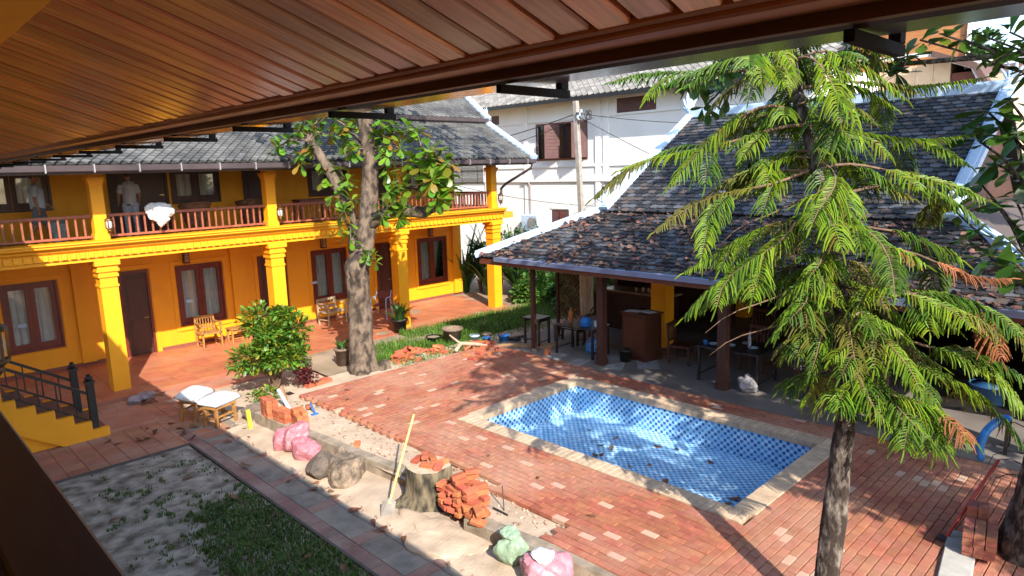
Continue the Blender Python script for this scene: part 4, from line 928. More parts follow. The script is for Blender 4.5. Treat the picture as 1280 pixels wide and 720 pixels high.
# ================================================================== houses and trees far behind on the right
fh=thing('far_house','cream boarded house with white barge boards and an orange upper gable','building',(29,7,0))
cream=M('cream_wall',(0.62,0.48,0.33),(0.54,0.40,0.27),scale=2,rough=0.8); orange=M('orange_board',(0.45,0.20,0.07),(0.32,0.13,0.05),scale=3,rough=0.7,st=(1,1,6))
pw=M('plain_white',(0.66,0.66,0.66),(0.58,0.58,0.58),scale=2,rough=0.7)
MB().box(27,33,6.42,10.4,0,7.82).build('wall',cream,fh)
for y in (6.95,7.5,8.05,8.6,9.2,9.8): MB().box(26.975,26.999,y-.025,y+.025,5,7.8).build('batten',cream,fh)
MB().box(27.1,33,4.9,6.418,0,7.3).build('annex_wall',cream,fh); MB().box(27.06,27.099,5.6,6.40,6.3,7.45).build('window',M('brown_board',(0.16,0.05,0.03),rough=0.6),fh)
MB().extr([(6.9,8.0),(5.7,7.5),(5.1,6.45),(4.9,6.5),(5.6,7.66),(6.9,8.2)],26.5,33,'x').build('annex_roof',M('shingle_b',(0.12,0.07,0.06),rough=0.9),fh)
MB().bar((26.6,6.95,8.10),(26.6,5.66,7.56),.10,.18).bar((26.6,5.70,7.58),(26.6,5.12,6.42),.10,.16).bar((26.6,6.95,8.10),(26.6,10.6,8.10),.1,.16).build('barge_board',pw,fh)
MB().box(27.6,28.0,6.12,10,7.83,11.5).build('upper_gable',orange,fh)
MB().box(27.5,27.62,6.04,6.14,7.6,11.6).build('corner_board',pw,fh)
fh2=thing('far_hall','low hall with brown shingle roof and white ridge beyond the cream house','building',(40,4,0))
MB().box(36,46,-8,10,0,7.4).build('wall',cream,fh2)
slopeplane(MB(),(35.2,11,7.2),(0,-1,0),Vector((1,0,.55)),[(0,0),(20,0),(20,3.3),(0,3.3)]).build('roof',M('shingle',(0.16,0.08,0.06),(0.10,0.05,0.04),scale=3,rough=0.9,st=(3,3,14)),fh2)
slopeplane(MB(),(41,11,7.2),(0,-1,0),Vector((-1,0,.55)),[(0,0),(20,0),(20,3.3),(0,3.3)]).build('rear_roof',MC['shingle'],fh2)
MB().bar((38.05,11,8.85),(38.05,-9,8.85),.35,.28).build('ridge_cap',pw,fh2)
# ================================================================== TREES AND PLANTS
random.seed(11)
def leaf_verts(L,W,curl=.25,fold=.12,st=5):
    prof=[(0,.05),(.22,.30),(.5,.72),(.75,1.0),(.92,.72),(1,.08)]
    vs=[];fs=[]
    for t,w in prof:
        z=-curl*L*t*t
        vs+=[(-w*W/2,t*L,z+fold*w*W/2),(0,t*L,z),(w*W/2,t*L,z+fold*w*W/2)]
    for i in range(len(prof)-1):
        a=i*3; fs+=[(a,a+1,a+4,a+3),(a+1,a+2,a+5,a+4)]
    return vs,fs
LEAF=[leaf_verts(1,.50,c,f) for c,f in ((.15,.15),(.32,.05),(.05,.25))]
def orient(d,roll,s):
    d=Vector(d).normalized(); q=d.to_track_quat('Y','Z'); return q.to_matrix().to_4x4()@Matrix.Rotation(roll,4,'Y')@Matrix.Scale(s,4)
def rosette(c,ax,n,L,spread=1.0):
    out=[]; ax=Vector(ax).normalized(); u=ax.orthogonal().normalized(); v=ax.cross(u)
    for k in range(n):
        a=2.4*k+random.uniform(-.3,.3); el=random.uniform(-.25,.65)
        d=(u*math.cos(a)+v*math.sin(a))*spread+ax*el+Vector((0,0,-.10))
        out.append(Matrix.Translation(Vector(c)+ax*random.uniform(-.06,.03))@orient(d,random.uniform(-.35,.35),L*random.uniform(.65,1.15)))
    return out
def leafy(tree,mats,mat,maxobj=300):
    mes=[]
    for vs,fs in LEAF: mes.append(MB().add(vs,fs).mesh('leaf',mat,True))
    vis=[];oth=[]
    for Mx in mats:
        q=proj(Mx.translation); see=-10<q[0]<1290 and 205-.158*q[0]-4<q[1]<725
        (vis if see else oth).append((q[2],Mx))
    vis.sort(key=lambda t:t[0]); oth+=vis[maxobj:]
    if maxobj:
        holder=MB()
    m=MB()
    for i,(d,Mx) in enumerate(oth): m.add(*LEAF[i%3],Mx)
    cr=m.build('crown',mat,tree,True,kind='stuff') if m.v else None
    for i,(d,Mx) in enumerate(vis[:maxobj]):
        o=bpy.data.objects.new('leaf',mes[i%3]); COL.objects.link(o); own(o,tree); o.matrix_basis=Mx
    return cr
def grow(tree,start,ends,mats,r0,L,n=9,bm=None,droop=.1,kink=.12,mat=None):
    """limb from start to each end with a rosette at its tip and a few on the way"""
    for e in ends:
        e=Vector(e); s=Vector(start); k=6; pts=[]
        for i in range(k+1):
            t=i/k; p=s.lerp(e,t)+Vector((noise.noise(Vector((e.x*3,t*3,1))),noise.noise(Vector((e.y*3,t*3,2))),noise.noise(Vector((e.z*3,t*3,3)))))*kink*math.sin(t*math.pi)+Vector((0,0,droop*math.sin(t*math.pi)))
            pts.append(p)
        bm.tube(pts,[r0*(1-.75*i/k)+.006 for i in range(k+1)],7)
        mats+=rosette(pts[-1],(pts[-1]-pts[-2]).normalized()+Vector((0,0,.6)),n+random.randint(-1,3),L)
        for j in (3,4,5):
            if random.random()<.6: mats+=rosette(pts[j],Vector((random.uniform(-1,1),random.uniform(-1,1),.8)),random.randint(4,6),L*.9)
# --- almond tree between porch and terrace
t1=thing('almond_tree','tall broad leaved tree with twisted grey brown trunk between terrace and yellow building','tree',(8.25,13.45,.1))
trk=[(8.22,13.42,-.05),(8.25,13.45,.25),(8.30,13.58,.9),(8.36,13.66,1.5),(8.40,13.72,2.1),(8.42,13.74,2.55),(8.62,13.72,3.0),(8.80,13.74,3.7),(8.92,13.76,4.4),(9.03,13.80,5.0),(9.06,13.95,5.7),(9.08,14.1,6.6),(9.1,14.2,7.8)]
trr=[.42,.34,.285,.265,.26,.275,.23,.205,.195,.19,.18,.17,.13]
def trunkmesh(pts,rad,n=18,amp=.06,seed=0):
    m=MB(); P=[];Rr=[]
    for i in range(len(pts)-1):
        for k in range(8):
            t=k/8; P.append(Vector(pts[i]).lerp(Vector(pts[i+1]),t)); Rr.append(rad[i]*(1-t)+rad[i+1]*t)
    P.append(Vector(pts[-1])); Rr.append(rad[-1]); m.tube(P,Rr,n)
    vs=[]
    for i,v in enumerate(m.v):
        c=P[min(i//n,len(P)-1)]; d=Vector(v)-c; a=math.atan2(d.y,d.x); h=v[2]
        k=1+amp*noise.noise(Vector((math.cos(a)*1.6,math.sin(a)*1.6,h*1.1+seed)))*1.6+amp*.6*noise.noise(Vector((math.cos(a)*4,math.sin(a)*4,h*5+seed)))+amp*.5*noise.noise(Vector((math.cos(a)*7,math.sin(a)*7,h*14+seed)))
        if h<.6: k+=.18*(.6-max(h,0))*max(0,math.sin(a*4+seed))
        vs.append(tuple(c+d*k))
    m.v=vs; return m
tm_=trunkmesh(trk,trr,24,.13)
for (x,y,z),r in (((8.30,13.60,2.45),.17),((8.50,13.66,2.15),.13),((8.30,13.55,1.25),.14),((8.40,13.58,.75),.15),((8.05,13.25,.12),.24),((8.6,13.2,.10),.22)): tm_.blob((x,y,z),(r,r,r*1.35),int(z*9),.2,2,3)
tm_.build('trunk',bark,t1,True)
lm=[]; bm_=MB()
bm_.tube([(8.45,13.8,2.5),(8.5,13.95,2.9),(8.62,14.1,3.4),(8.5,14.2,4.1),(8.3,14.45,4.8),(8.05,14.75,5.5)],[.10,.13,.13,.14,.12,.09],10)
bm_.tube([(8.75,13.7,3.5),(9.0,13.45,3.75),(9.3,13.25,3.85),(9.75,12.83,3.78),(9.98,12.7,3.9),(10.1,12.65,4.15)],[.15,.16,.15,.14,.12,.06],10)
D1=15.9
def up(px,py,d=D1): return U(px,py,d)
grow(t1,(10.05,12.65,4.1),[up(535,185,15.3),up(560,205,15.4),up(515,200,15.8),up(540,225,15.2),up(560,235,15.5),up(505,235,15.6),up(520,165,15.8),up(550,190,15.4),up(525,210,15.5),up(548,250,15.3)],lm,.03,.40,12,bm_)
grow(t1,(9.3,13.2,3.9),[up(495,225,15.9),up(490,255,15.6),up(478,270,15.5),up(505,262,15.4),up(485,240,15.7),up(498,275,15.5)],lm,.025,.30,9,bm_)
grow(t1,(8.0,14.8,5.5),[up(345,185,16.2),up(375,205,16.2),up(395,165,16.4),up(415,170,16.0),up(370,165,16.4),up(405,205,16.2),up(390,185,15.9),up(400,150,16.2),up(380,150,16.2),up(410,225,16.0)],lm,.03,.31,9,bm_)
grow(t1,(8.55,14.15,4.0),[up(415,245,15.8),up(435,225,15.6),up(430,265,15.6),up(425,285,15.6),up(438,300,15.5),up(425,210,15.9),up(440,250,15.7)],lm,.02,.28,7,bm_)
grow(t1,(9.0,13.85,5.2),[up(430,160,15.7),up(440,190,15.5),up(480,170,15.6),up(495,165,15.8),up(485,195,15.5),up(420,150,15.8),up(500,185,15.4),up(475,150,15.4),up(430,175,15.9),up(490,150,15.7),up(510,160,15.6),up(485,215,15.7),up(440,145,16.1),up(470,190,15.9)],lm,.03,.31,9,bm_)
grow(t1,(8.5,13.55,2.9),[up(460,318,15.5),up(470,328,15.5)],lm,.015,.26,5,bm_)
cr=[]
for k in range(100):                       # high crown above the eave line of sight
    a=random.uniform(0,6.283); r=random.uniform(.4,3.5); cr.append((10.4+r*1.15*math.cos(a),13.6+r*math.sin(a)*.8,random.uniform(7.6,9.8)-.12*r))
grow(t1,(9.1,14.15,7.0),cr,lm,.035,.32,12,bm_,.25)
bm_.build('limbs',bark,t1,True)
leafy(t1,lm,leafA)
# --- big tree at the right edge
t2=thing('almond_tree','large tree with rough dark trunk beside the brick stack, leaves reaching over the terrace','tree',(8.95,.98,.1))
trk=[(8.93,.98,-.05),(8.95,.97,.3),(9.0,.93,.9),(9.05,.88,1.5),(9.1,.80,2.2),(9.15,.62,3.1),(9.1,.35,4.1),(9.0,.1,5.2),(9.0,-.1,6.4),(9.1,.0,7.4)]
trunkmesh(trk,[.42,.34,.27,.24,.22,.20,.18,.15,.12,.06],18,.10,3).build('trunk',barkd,t2,True)
lm=[]; bm_=MB()
def ur_(px,py,d): return U(px,py,d)
grow(t2,(9.12,.55,3.4),[ur_(1235,140,6.8),ur_(1262,125,6.6),ur_(1222,175,7.0),ur_(1268,165,6.7),ur_(1245,205,7.2)],lm,.022,.30,8,bm_)
grow(t2,(9.1,.75,2.6),[ur_(1238,322,7.0),ur_(1262,300,6.9),ur_(1272,255,7.0),ur_(1245,255,7.3),ur_(1270,330,6.7),ur_(1210,300,7.8),ur_(1195,265,8.0),ur_(1222,225,7.7),ur_(1265,215,7.4)],lm,.02,.27,7,bm_)
grow(t2,(9.05,.2,4.8),[ur_(1150,50,6.7),ur_(1180,44,6.6),ur_(1205,50,6.5),ur_(1232,46,6.4),ur_(1272,62,6.2),ur_(1262,40,6.3)],lm,.014,.24,4,bm_)
n1=ur_(1105,82,8.1); n2=ur_(940,82,8.4)
bm_.tube([(9.0,.0,5.6),(9.3,.9,5.75),tuple(n1),tuple(n1.lerp(n2,.5)+Vector((0,0,.06))),tuple(n2)],[.045,.035,.026,.020,.014],7)
grow(t2,n1,[ur_(1090,75,8.0),ur_(1060,60,8.2),ur_(1120,92,8.0),ur_(1135,70,7.8)],lm,.010,.25,7,bm_,.03)
grow(t2,n2,[ur_(870,105,8.2),ur_(905,88,8.2),ur_(940,75,8.4),ur_(970,58,8.4),ur_(880,135,8.4),ur_(910,120,8.6)],lm,.010,.25,7,bm_,.03)
cr=[]
for k in range(190):
    a=random.uniform(0,6.283); r=math.sqrt(random.random()); cr.append((8.9+2.7*r*math.cos(a),.3+4.2*r*math.sin(a),random.uniform(7.0,9.2)-.5*r))
grow(t2,(9.05,-.05,6.6),cr,lm,.035,.28,11,bm_,.2)
cr=[(random.uniform(6.3,9.4),random.uniform(-4.6,-1.3),random.uniform(3.9,5.8)) for k in range(120)]
grow(t2,(9.1,.2,4.6),cr,lm,.035,.28,11,bm_,.2)
# aerial roots and dry twigs on the trunk
for k in range(14):
    a=random.uniform(1.2,4.2); z=random.uniform(1.0,1.9); p=Vector((9.02+.24*math.cos(a),.9+.24*math.sin(a),z)); d=Vector((math.cos(a),math.sin(a),random.uniform(-.3,.6)))
    bm_.tube([p,p+d*.15,p+d*.27+Vector((0,0,-.08)),p+d*.33+Vector((0,0,-.28))],[.008,.006,.005,.003],5)
for (px,py) in ((1232,345),(1243,345)):
    b=ur_(px,py,8.2); pass
bm_.build('limbs',barkd,t2,True)
leafy(t2,lm,leafB)
# --- tree standing outside the frame on the right, known from its shade on the roof
t3=thing('almond_tree','broad leaved tree behind the big trunk shading the pavilion roof','tree',(13.0,-2.6,.1))
trunkmesh([(13.0,-2.6,-.05),(13.0,-2.6,.3),(13.0,-2.5,2.5),(13.1,-2.3,4.5),(13.2,-2.0,7.0)],[.34,.28,.22,.18,.12],14,.1,5).build('trunk',barkd,t3,True)
lm=[]; bm_=MB(); cr=[]
for k in range(200):
    a=random.uniform(0,6.283); r=math.sqrt(random.random()); cr.append((13.4+2.6*r*math.cos(a),.8+4.0*r*math.sin(a),random.uniform(8.0,10.6)-.5*r))
grow(t3,(13.2,-2.1,6.8),cr,lm,.04,.30,12,bm_,.3); bm_.build('limbs',barkd,t3,True); leafy(t3,lm,leafB,0)
# --- young araucaria by the pool
ar=thing('norfolk_pine','young feathery pine with drooping bright green branches beside the pool','tree',(6.24,2.2,.2))
atr=[(6.22,2.18,.0),(6.26,2.2,.28),(6.36,2.22,.72),(6.57,2.23,1.63),(6.74,2.25,2.4),(6.80,2.34,3.01),(6.83,2.48,3.71),(6.85,2.62,4.32),(6.82,2.81,5.02),(6.80,3.01,5.79),(6.81,3.11,6.3),(6.83,3.2,7.2)]
trunkmesh(atr,[.15,.12,.11,.103,.095,.082,.068,.058,.05,.044,.04,.015],22,.16,7).build('trunk',barkd,ar,True)
def apos(z):
    for i in range(len(atr)-1):
        if atr[i][2]<=z<=atr[i+1][2]:
            t=(z-atr[i][2])/(atr[i+1][2]-atr[i][2]); return Vector(atr[i]).lerp(Vector(atr[i+1]),t)
    return Vector(atr[-1])
def tooth(m,p,d,side,L,dr,r):
    """one needle-clad branchlet, a thin three sided drooping tube"""
    e_=Vector((random.uniform(-.12,.12),random.uniform(-.12,.12),random.uniform(-.1,.1)))*L; q=[p,p+d*(L*.35)+Vector((0,0,.05*L)),p+d*(L*.7)+Vector((0,0,-dr*L*.25))+e_*.5,p+d*L*.9+Vector((0,0,-dr*L*.62))+e_]
    m.tube(q,[r*.7,r*1.05,r*.9,r*.35],4,False)
def feather(m,pts,L,dr,sp=.024,r=.0078):
    """comb of branchlets down both sides of an axis polyline"""
    n=len(pts)-1
    for i in range(n):
        a=pts[i]; b=pts[i+1]; l=(b-a).length; d=(b-a).normalized(); sd_=d.cross(Vector((0,0,1)))
        if sd_.length<.05: sd_=Vector((1,0,0))
        sd_.normalize(); k=max(1,int(l/sp))
        for j in range(k):
            f=(i+j/k)/n; ln=L*.86*(.55+.75*math.sin(min(1,f*1.08+.08)*math.pi)**.7)*random.uniform(.8,1.15)*(1 if f<.93 else .6)
            for s in (-1,1):
                dd=(sd_*s*.80+d*random.uniform(.45,.75)+Vector((0,0,random.uniform(-.05,.22)))).normalized()
                tooth(m,a.lerp(b,j/k),dd,s,ln,dr*random.uniform(.6,1.3),r)
        # terminal tuft
    tooth(m,pts[-1],(pts[-1]-pts[-2]).normalized(),1,L*.8,.1,r)
def limb(base,az,Ln,rise,droop,nf,dead=False,L=.15,fstart=.45):
    h=Vector((math.cos(az),math.sin(az),0)); pts=[]; N=10; sdv=h.cross(Vector((0,0,1))); w1=random.uniform(-.10,.10); w2=random.uniform(-.05,.05); up_=random.uniform(-.2,1.1); ph=random.uniform(0,6)
    for i in range(N+1):
        t=i/N; p=base+h*(Ln*t)+Vector((0,0,rise*t*Ln-droop*Ln*t*t+.16*up_*Ln*max(0,t-.65)**2*4+.025*math.sin(t*7+ph)*Ln))+sdv*((w1*math.sin(t*3)+w2*math.sin(t*8+ph))*Ln*2)
        pts.append(p)
    lm_=MB(); lm_.tube(pts,[.013*(1-.8*i/N)*(.6+Ln*.3)+.0025 for i in range(N+1)],6)
    k0=int(N*fstart); sub=[]
    fo=MB(); feather(fo,pts[k0:],L,1.0); sub.append(fo)
    for q in range(nf+2):
        i=random.randint(max(1,k0-3),N-2); s=random.choice((-1,1)); d=(pts[i+1]-pts[i]).normalized(); sd_=d.cross(Vector((0,0,1))).normalized()*s
        fl=max(.22,Ln*random.uniform(.18,.38)); dv=(d*random.uniform(.4,.85)+sd_*random.uniform(.4,.9)+Vector((0,0,random.uniform(-.5,.3)))).normalized(); sp=[]
        for j in range(6):
            t=j/5; sp.append(pts[i]+dv*fl*t+Vector((0,0,-.32*fl*t*t)))
        lm_.tube(sp,[.005,.0045,.004,.0035,.003,.002],5); fo=MB(); feather(fo,sp[1:],L*.9,.9); sub.append(fo)
    b=lm_.build('branch',twig,ar,True)
    for fo in sub:
        r=random.random(); fo.build('foliage',needled if dead or r<.003 else (needle if r<.52 else (needle2 if r<.88 else needle3)),b)
random.seed(23)
RR=math.atan2(RIGHT.y,RIGHT.x)
z=2.55; wh=0
while z<6.9:
    nb=4; Ln=1.62*(1-.36*max(0,(z-3.2)/3.7))
    for k in range(nb):
        az=wh*.9+k*2*math.pi/nb+random.uniform(-.35,.35)
        h=Vector((math.cos(az),math.sin(az),0)); tocam=-h.dot(Vector((FWD.x,FWD.y,0)).normalized()); rt=h.dot(Vector((RIGHT.x,RIGHT.y,0)).normalized())
        ln=Ln*random.uniform(.65,1.08)*(0.7 if tocam>.5 else 1)
        if z<3.3 and rt<-.1: ln*=.42
        elif z<3.9 and rt<-.25: ln*=.7
        limb(apos(z+random.uniform(-.05,.05)),az,ln,random.uniform(.15,.5),random.uniform(.45,.95),4 if z<4 else 3,L=random.uniform(.16,.23),fstart=random.uniform(.4,.65))
    for k in range(4 if z<4.4 else 3):        # short inner shoots
        az=random.uniform(0,6.283); limb(apos(z+random.uniform(.1,.3)),az,random.uniform(.4,.75),random.uniform(.1,.4),random.uniform(.6,1.1),1,L=random.uniform(.14,.2),fstart=.2)
    z+=random.uniform(.44,.56); wh+=1
limb(apos(3.4),RR+.25,1.75,.15,.42,4,L=.19); limb(apos(3.05),RR-.2,1.75,.10,.42,4,L=.20); limb(apos(2.75),RR+.1,1.5,.15,.50,4,L=.20); limb(apos(2.6),RR-.6,1.05,.2,.6,3,L=.2); limb(apos(2.6),RR-1.1,.8,.2,.7,3,L=.2)
limb(apos(3.85),RR-.45,1.45,.05,.28,0,True,L=.14,fstart=.62); limb(apos(3.5),RR-.3,1.6,.1,.35,3,L=.2)
limb(apos(5.0),RR+math.pi-.15,1.8,.05,.30,3,L=.16); limb(apos(4.6),RR+math.pi+.25,1.75,.0,.35,3,L=.16); limb(apos(5.6),RR+math.pi+.05,1.8,.05,.12,3,L=.15)
limb(apos(4.1),RR+math.pi-.3,1.35,.1,.5,2,L=.17); limb(apos(3.8),RR+math.pi+.1,1.2,.2,.5,2,L=.17)
limb(apos(4.9),RR+.1,1.8,.1,.12,3,L=.17); limb(apos(5.4),RR-.1,1.7,.1,.10,3,L=.16); limb(apos(4.4),RR+.3,1.6,.12,.25,3,L=.17)
# bare twigs poking out on the left
for zz,a,l in ((3.2,math.pi-.1,1.25),(3.5,math.pi+.15,1.35),(4.3,math.pi,1.0)):
    h=Vector((math.cos(RR+a),math.sin(RR+a),0)); p=apos(zz); pts=[p+h*(l*t)+Vector((0,0,.15*t-.55*t*t+.03*math.sin(t*9))) for t in [i/8 for i in range(9)]]
    MB().tube(pts,[.012*(1-.7*i/8) for i in range(9)],6).build('branch',twig,ar,True)
# --- shrubs
def shrub(name,label,loc,rx,rz,n,mat,leaf=.07,stems=6,seed=1,group=None,clumps=16,low=.25):
    t=thing(name,label,'shrub',loc,group); random.seed(seed); x0,y0,z0=loc; sm=MB(); m=MB(); vs0,fs0=leaf_verts(1,.42,.2,.15)
    cl=[]
    for k in range(clumps):
        a=random.uniform(0,6.283); e=random.uniform(-.2,1); r=random.uniform(.45,.85)
        c=Vector((x0+rx*r*math.cos(a)*math.cos(e*1.2),y0+rx*r*math.sin(a)*math.cos(e*1.2),z0+rz*(low+.16)+rz*(.80-low)*max(0,math.sin(e*1.4))*r+rz*.08))
        cl.append((c,random.uniform(.12,.36)*rx))
        sm.tube([(x0+random.uniform(-.05,.05),y0+random.uniform(-.05,.05),z0-.05),(x0+(c.x-x0)*.3,y0+(c.y-y0)*.3,z0+(c.z-z0)*.5),tuple(c)],[.02,.014,.004],5)
    for k in range(n):
        c,r=random.choice(cl); d=Vector((random.gauss(0,1),random.gauss(0,1),random.gauss(0,1)))
        if d.length<.01: continue
        d.normalize(); p=c+Vector((d.x*r*1.15,d.y*r*1.15,d.z*r))*random.uniform(.5,1.15); d2=(d+Vector((0,0,.25))+Vector((random.gauss(0,.5),random.gauss(0,.5),random.gauss(0,.3)))).normalized()
        m.add(vs0,fs0,Matrix.Translation(p)@orient(d2,random.uniform(-.8,.8),leaf*random.uniform(.6,1.35)))
    sm.build('stems',twig,t); m.build('foliage',mat,t,True,kind='stuff'); return t
shrub('croton_shrub','bushy yellow green shrub growing at the corner of the terrace',(6.35,14.05,0.02),.76,2.05,7000,leafS,.125,seed=4,clumps=30,low=.16)
shrub('red_leaf_plant','small dark red leaved plant beside the loose bricks',(6.75,13.45,.03),.28,.55,420,M('red_leaf',(0.14,0.02,0.02),(0.07,0.012,0.014),rough=0.5,rnd=0.4,transl=.25),.09,seed=6,clumps=8)
shrub('low_weed','low green weed at the foot of the yellow green shrub',(5.75,13.35,.02),.32,.3,260,leafS,.10,seed=8,clumps=7)
def strap(name,label,loc,n,h,sp,mat,seed,group=None,wd=.09):
    """clump of long arching strap leaves"""
    t=thing(name,label,'plant',loc,group); random.seed(seed); x0,y0,z0=loc; m=MB()
    for k in range(n):
        a=random.uniform(0,6.283); L=h*random.uniform(.65,1.15); le=sp*random.uniform(.3,1.1); w=wd*random.uniform(.6,1.2); d=Vector((math.cos(a),math.sin(a),0)); s=Vector((-d.y,d.x,0)); o=len(m.v); N=7; b=Vector((x0,y0,z0))+d*random.uniform(0,.12)
        for i in range(N+1):
            q=i/N; p=b+d*(le*q**1.6)+Vector((0,0,L*(q-.38*q*q*(le/sp)))); ww=w*(.25+.75*math.sin(min(1,q*1.15+.08)*math.pi))*.5
            m.v+=[tuple(p-s*ww+Vector((0,0,ww*.3))),tuple(p),tuple(p+s*ww+Vector((0,0,ww*.3)))]
        for i in range(N):
            q=o+i*3; m.f+=[(q,q+1,q+4,q+3),(q+1,q+2,q+5,q+4)]
    m.build('leaves',mat,t,True,kind='stuff'); return t
gp_='garden plants behind the yellow building corner'
for k,(x,y,h) in enumerate(((17.0,18.6,2.6),(17.3,17.4,2.3),(17.8,16.4,2.6),(18.2,15.2,2.2),(17.2,15.9,1.7),(18.6,14.2,2.4),(17.4,14.3,1.5),(18.0,13.2,1.9),(18.8,17.3,3.0),(19.0,13.0,2.2),(16.9,19.8,2.8),(18.2,18.4,2.9),(17.9,19.6,3.0),(19.6,12.4,2.4))):
    strap('strap_leaf_plant','tall dark green strap leaved plant crowding the garden behind the yellow building corner',(x,y,.05),34,h,h*.6,leafG,30+k,gp_,.16)
for k,(x,y,rx,rz) in enumerate(((17.4,18.4,.8,2.3),(17.9,17.2,.9,2.5),(17.3,19.4,.7,2.0),(17.9,15.7,.6,1.2),(16.9,14.8,.5,.9),(18.8,16.2,.8,2.0),(19.3,18.0,.9,2.6),(19.4,14.4,.9,2.4))):
    shrub('garden_shrub','light green leafy shrub filling the bed behind the yellow building corner',(x,y,.05),rx,rz,1300,leafG,.16,seed=50+k,group='leafy shrubs in the garden bed',clumps=14)
for k,(x,y,rx,rz) in enumerate(((16.6,13.2,.7,1.1),(17.2,12.6,.7,1.4),(16.2,13.9,.5,.8),(18.4,12.6,.8,1.9),(20.3,13.5,1.0,2.6),(20.2,16.0,1.0,2.8),(20.6,18.3,1.0,2.6),(16.8,16.4,.5,1.0))):
    shrub('garden_shrub','pale bright green shrub growing between the pavilion end and the white wall',(x,y,.05),rx,rz,1500,M('garden_leaf_light',(0.10,0.20,0.03),(0.05,0.12,0.02),scale=2,rough=0.4,rnd=0.4,hue=0.03,transl=0.3),.18,seed=150+k,group='pale shrubs by the pavilion end',clumps=15,low=.05)
# pots
def pot(label,loc,r,h,mat,soil=True):
    t=thing('plant_pot',label,'pot',loc,rz=0); MB().lathe([(r*.72,0),(r*.95,h*.9),(r*1.08,h*.9),(r*1.08,h),(r*.96,h),(r*.9,h*.86),(r*.6,h*.8)],20).build('pot',mat,t,True)
    MB().lathe([(r*.9,h*.84),(r*.9,h*.86)],16).build('soil',dirt,t); return t
pot('black plant pot standing at the porch edge under a leafy plant',(11.25,16.25,.10),.24,.40,black)
strap('potted_plant','broad leaved dark plant growing in the black pot','',14,.75,.55,leafG,70) if False else strap('potted_plant','broad leaved dark plant growing in the black pot at the porch edge',(11.25,16.25,.42),18,.7,.5,leafG,70,None,.14)
pot('large empty grey brown clay pot beside the loose brick heap',(11.35,13.95,.09),.27,.46,potm)
pot('small clay pot behind the trunk of the twisted tree',(8.35,14.55,.09),.2,.42,potm)
strap('potted_plant','pale green plant growing in the small clay pot behind the tree',(8.35,14.55,.5),14,.28,.3,leafG,71,None,.08)
pot('low dark pot on the grass beside the large clay pot',(11.05,14.4,.09),.2,.22,black)
# distant trees
def fartree(label,loc,r,h,seed):
    t=thing('distant_tree',label,'tree',loc); random.seed(seed); x,y,z=loc; MB().tube([(x,y,z),(x+.2,y,z+h*.45),(x,y+.2,z+h*.7)],[.35,.25,.12],8).build('trunk',bark,t)
    m=MB(); vs0,fs0=leaf_verts(1,.5,.2,.1); cl=[(Vector((x+random.gauss(0,.5)*r,y+random.gauss(0,.5)*r,z+h*.72+random.gauss(0,.35)*r)),r*random.uniform(.2,.42)) for k in range(26)]
    for k in range(5200):
        c,q=random.choice(cl); d=Vector((random.gauss(0,1),random.gauss(0,1),random.gauss(0,1))).normalized(); m.add(vs0,fs0,Matrix.Translation(c+d*q*random.uniform(.6,1.1))@orient(d+Vector((0,0,.3)),random.uniform(-1,1),.42*random.uniform(.6,1.3)))
    m.build('crown',M('far_leaf',(0.07,0.15,0.03),(0.05,0.10,0.02),rough=0.6,rnd=.4,hue=.02,transl=.3),t,True,kind='stuff')
fartree('round green tree far behind the cream house',(52,10.6,0),1.4,14.0,81)
fartree('dark leafy tree between the white house and the cream house',(24.5,10.6,0),1.6,9.0,82)
# ================================================================== STAIRS (beside our house)
random.seed(5)
stt=thing('outdoor_staircase','yellow masonry staircase with black metal railings beside the patio','staircase',(2.9,14.8,0))
n_=18; run=.27; rise=.172; m=MB(); m2=MB()
pr=[(3.02,-.02)]
for k in range(n_): pr+=[(3.02-k*run,(k+1)*rise-.03),(3.02-(k+1)*run,(k+1)*rise-.03)]
pr+=[(3.02-n_*run,n_*rise-.25),(3.02-5.2*run,-.02)]
MB().extr(pr,14.12,15.45,'y').build('stair_body',yellow,stt)
sp_=[(p[0]+(.012),p[1]+.02) for p in pr[:-2]]
side=[(3.06,-.02)]
for k in range(n_): side+=[(3.06-k*run,(k+1)*rise+.012),(3.06-(k+1)*run,(k+1)*rise+.012)]
side+=[(3.02-n_*run,n_*rise-.4),(3.06-2.6*run,-.02)]
for y0 in (14.02,15.451): MB().extr(side,y0,y0+.10,'y').build('stringer',yellow,stt)
for k in range(n_):
    MB().cham(3.0-(k+1)*run,3.035-k*run,14.125,15.445,(k+1)*rise-.028,(k+1)*rise,.006).build('tread',M('tread',(0.16,0.075,0.05),(0.11,0.055,0.04),rough=0.6),stt)
def stair_rail(y):
    def z(x): return (3.02-x)/run*rise
    r=MB().bar((2.86,y,z(2.86)+.72),(-1.4,y,z(-1.4)+.72),.05,.05).bar((2.86,y,z(2.86)+.2),(-1.4,y,z(-1.4)+.2),.035,.035).build('railing',black,stt)
    MB().box(2.80,2.92,y-.06,y+.06,rise+.01,rise+.88).box(2.78,2.94,y-.08,y+.08,rise+.881,rise+.92).lathe([(.05,0),(.07,.03),(.07,.06),(.03,.09),(.05,.11),(.01,.13)],8,(2.86,y,rise+.921)).build('newel_post',black,r)
    x=2.86-.26
    while x>-1.3: MB().bar((x,y,z(x)+.2),(x,y,z(x)+.715),.022).build('baluster',black,r); x-=.27
stair_rail(14.16); stair_rail(15.40)
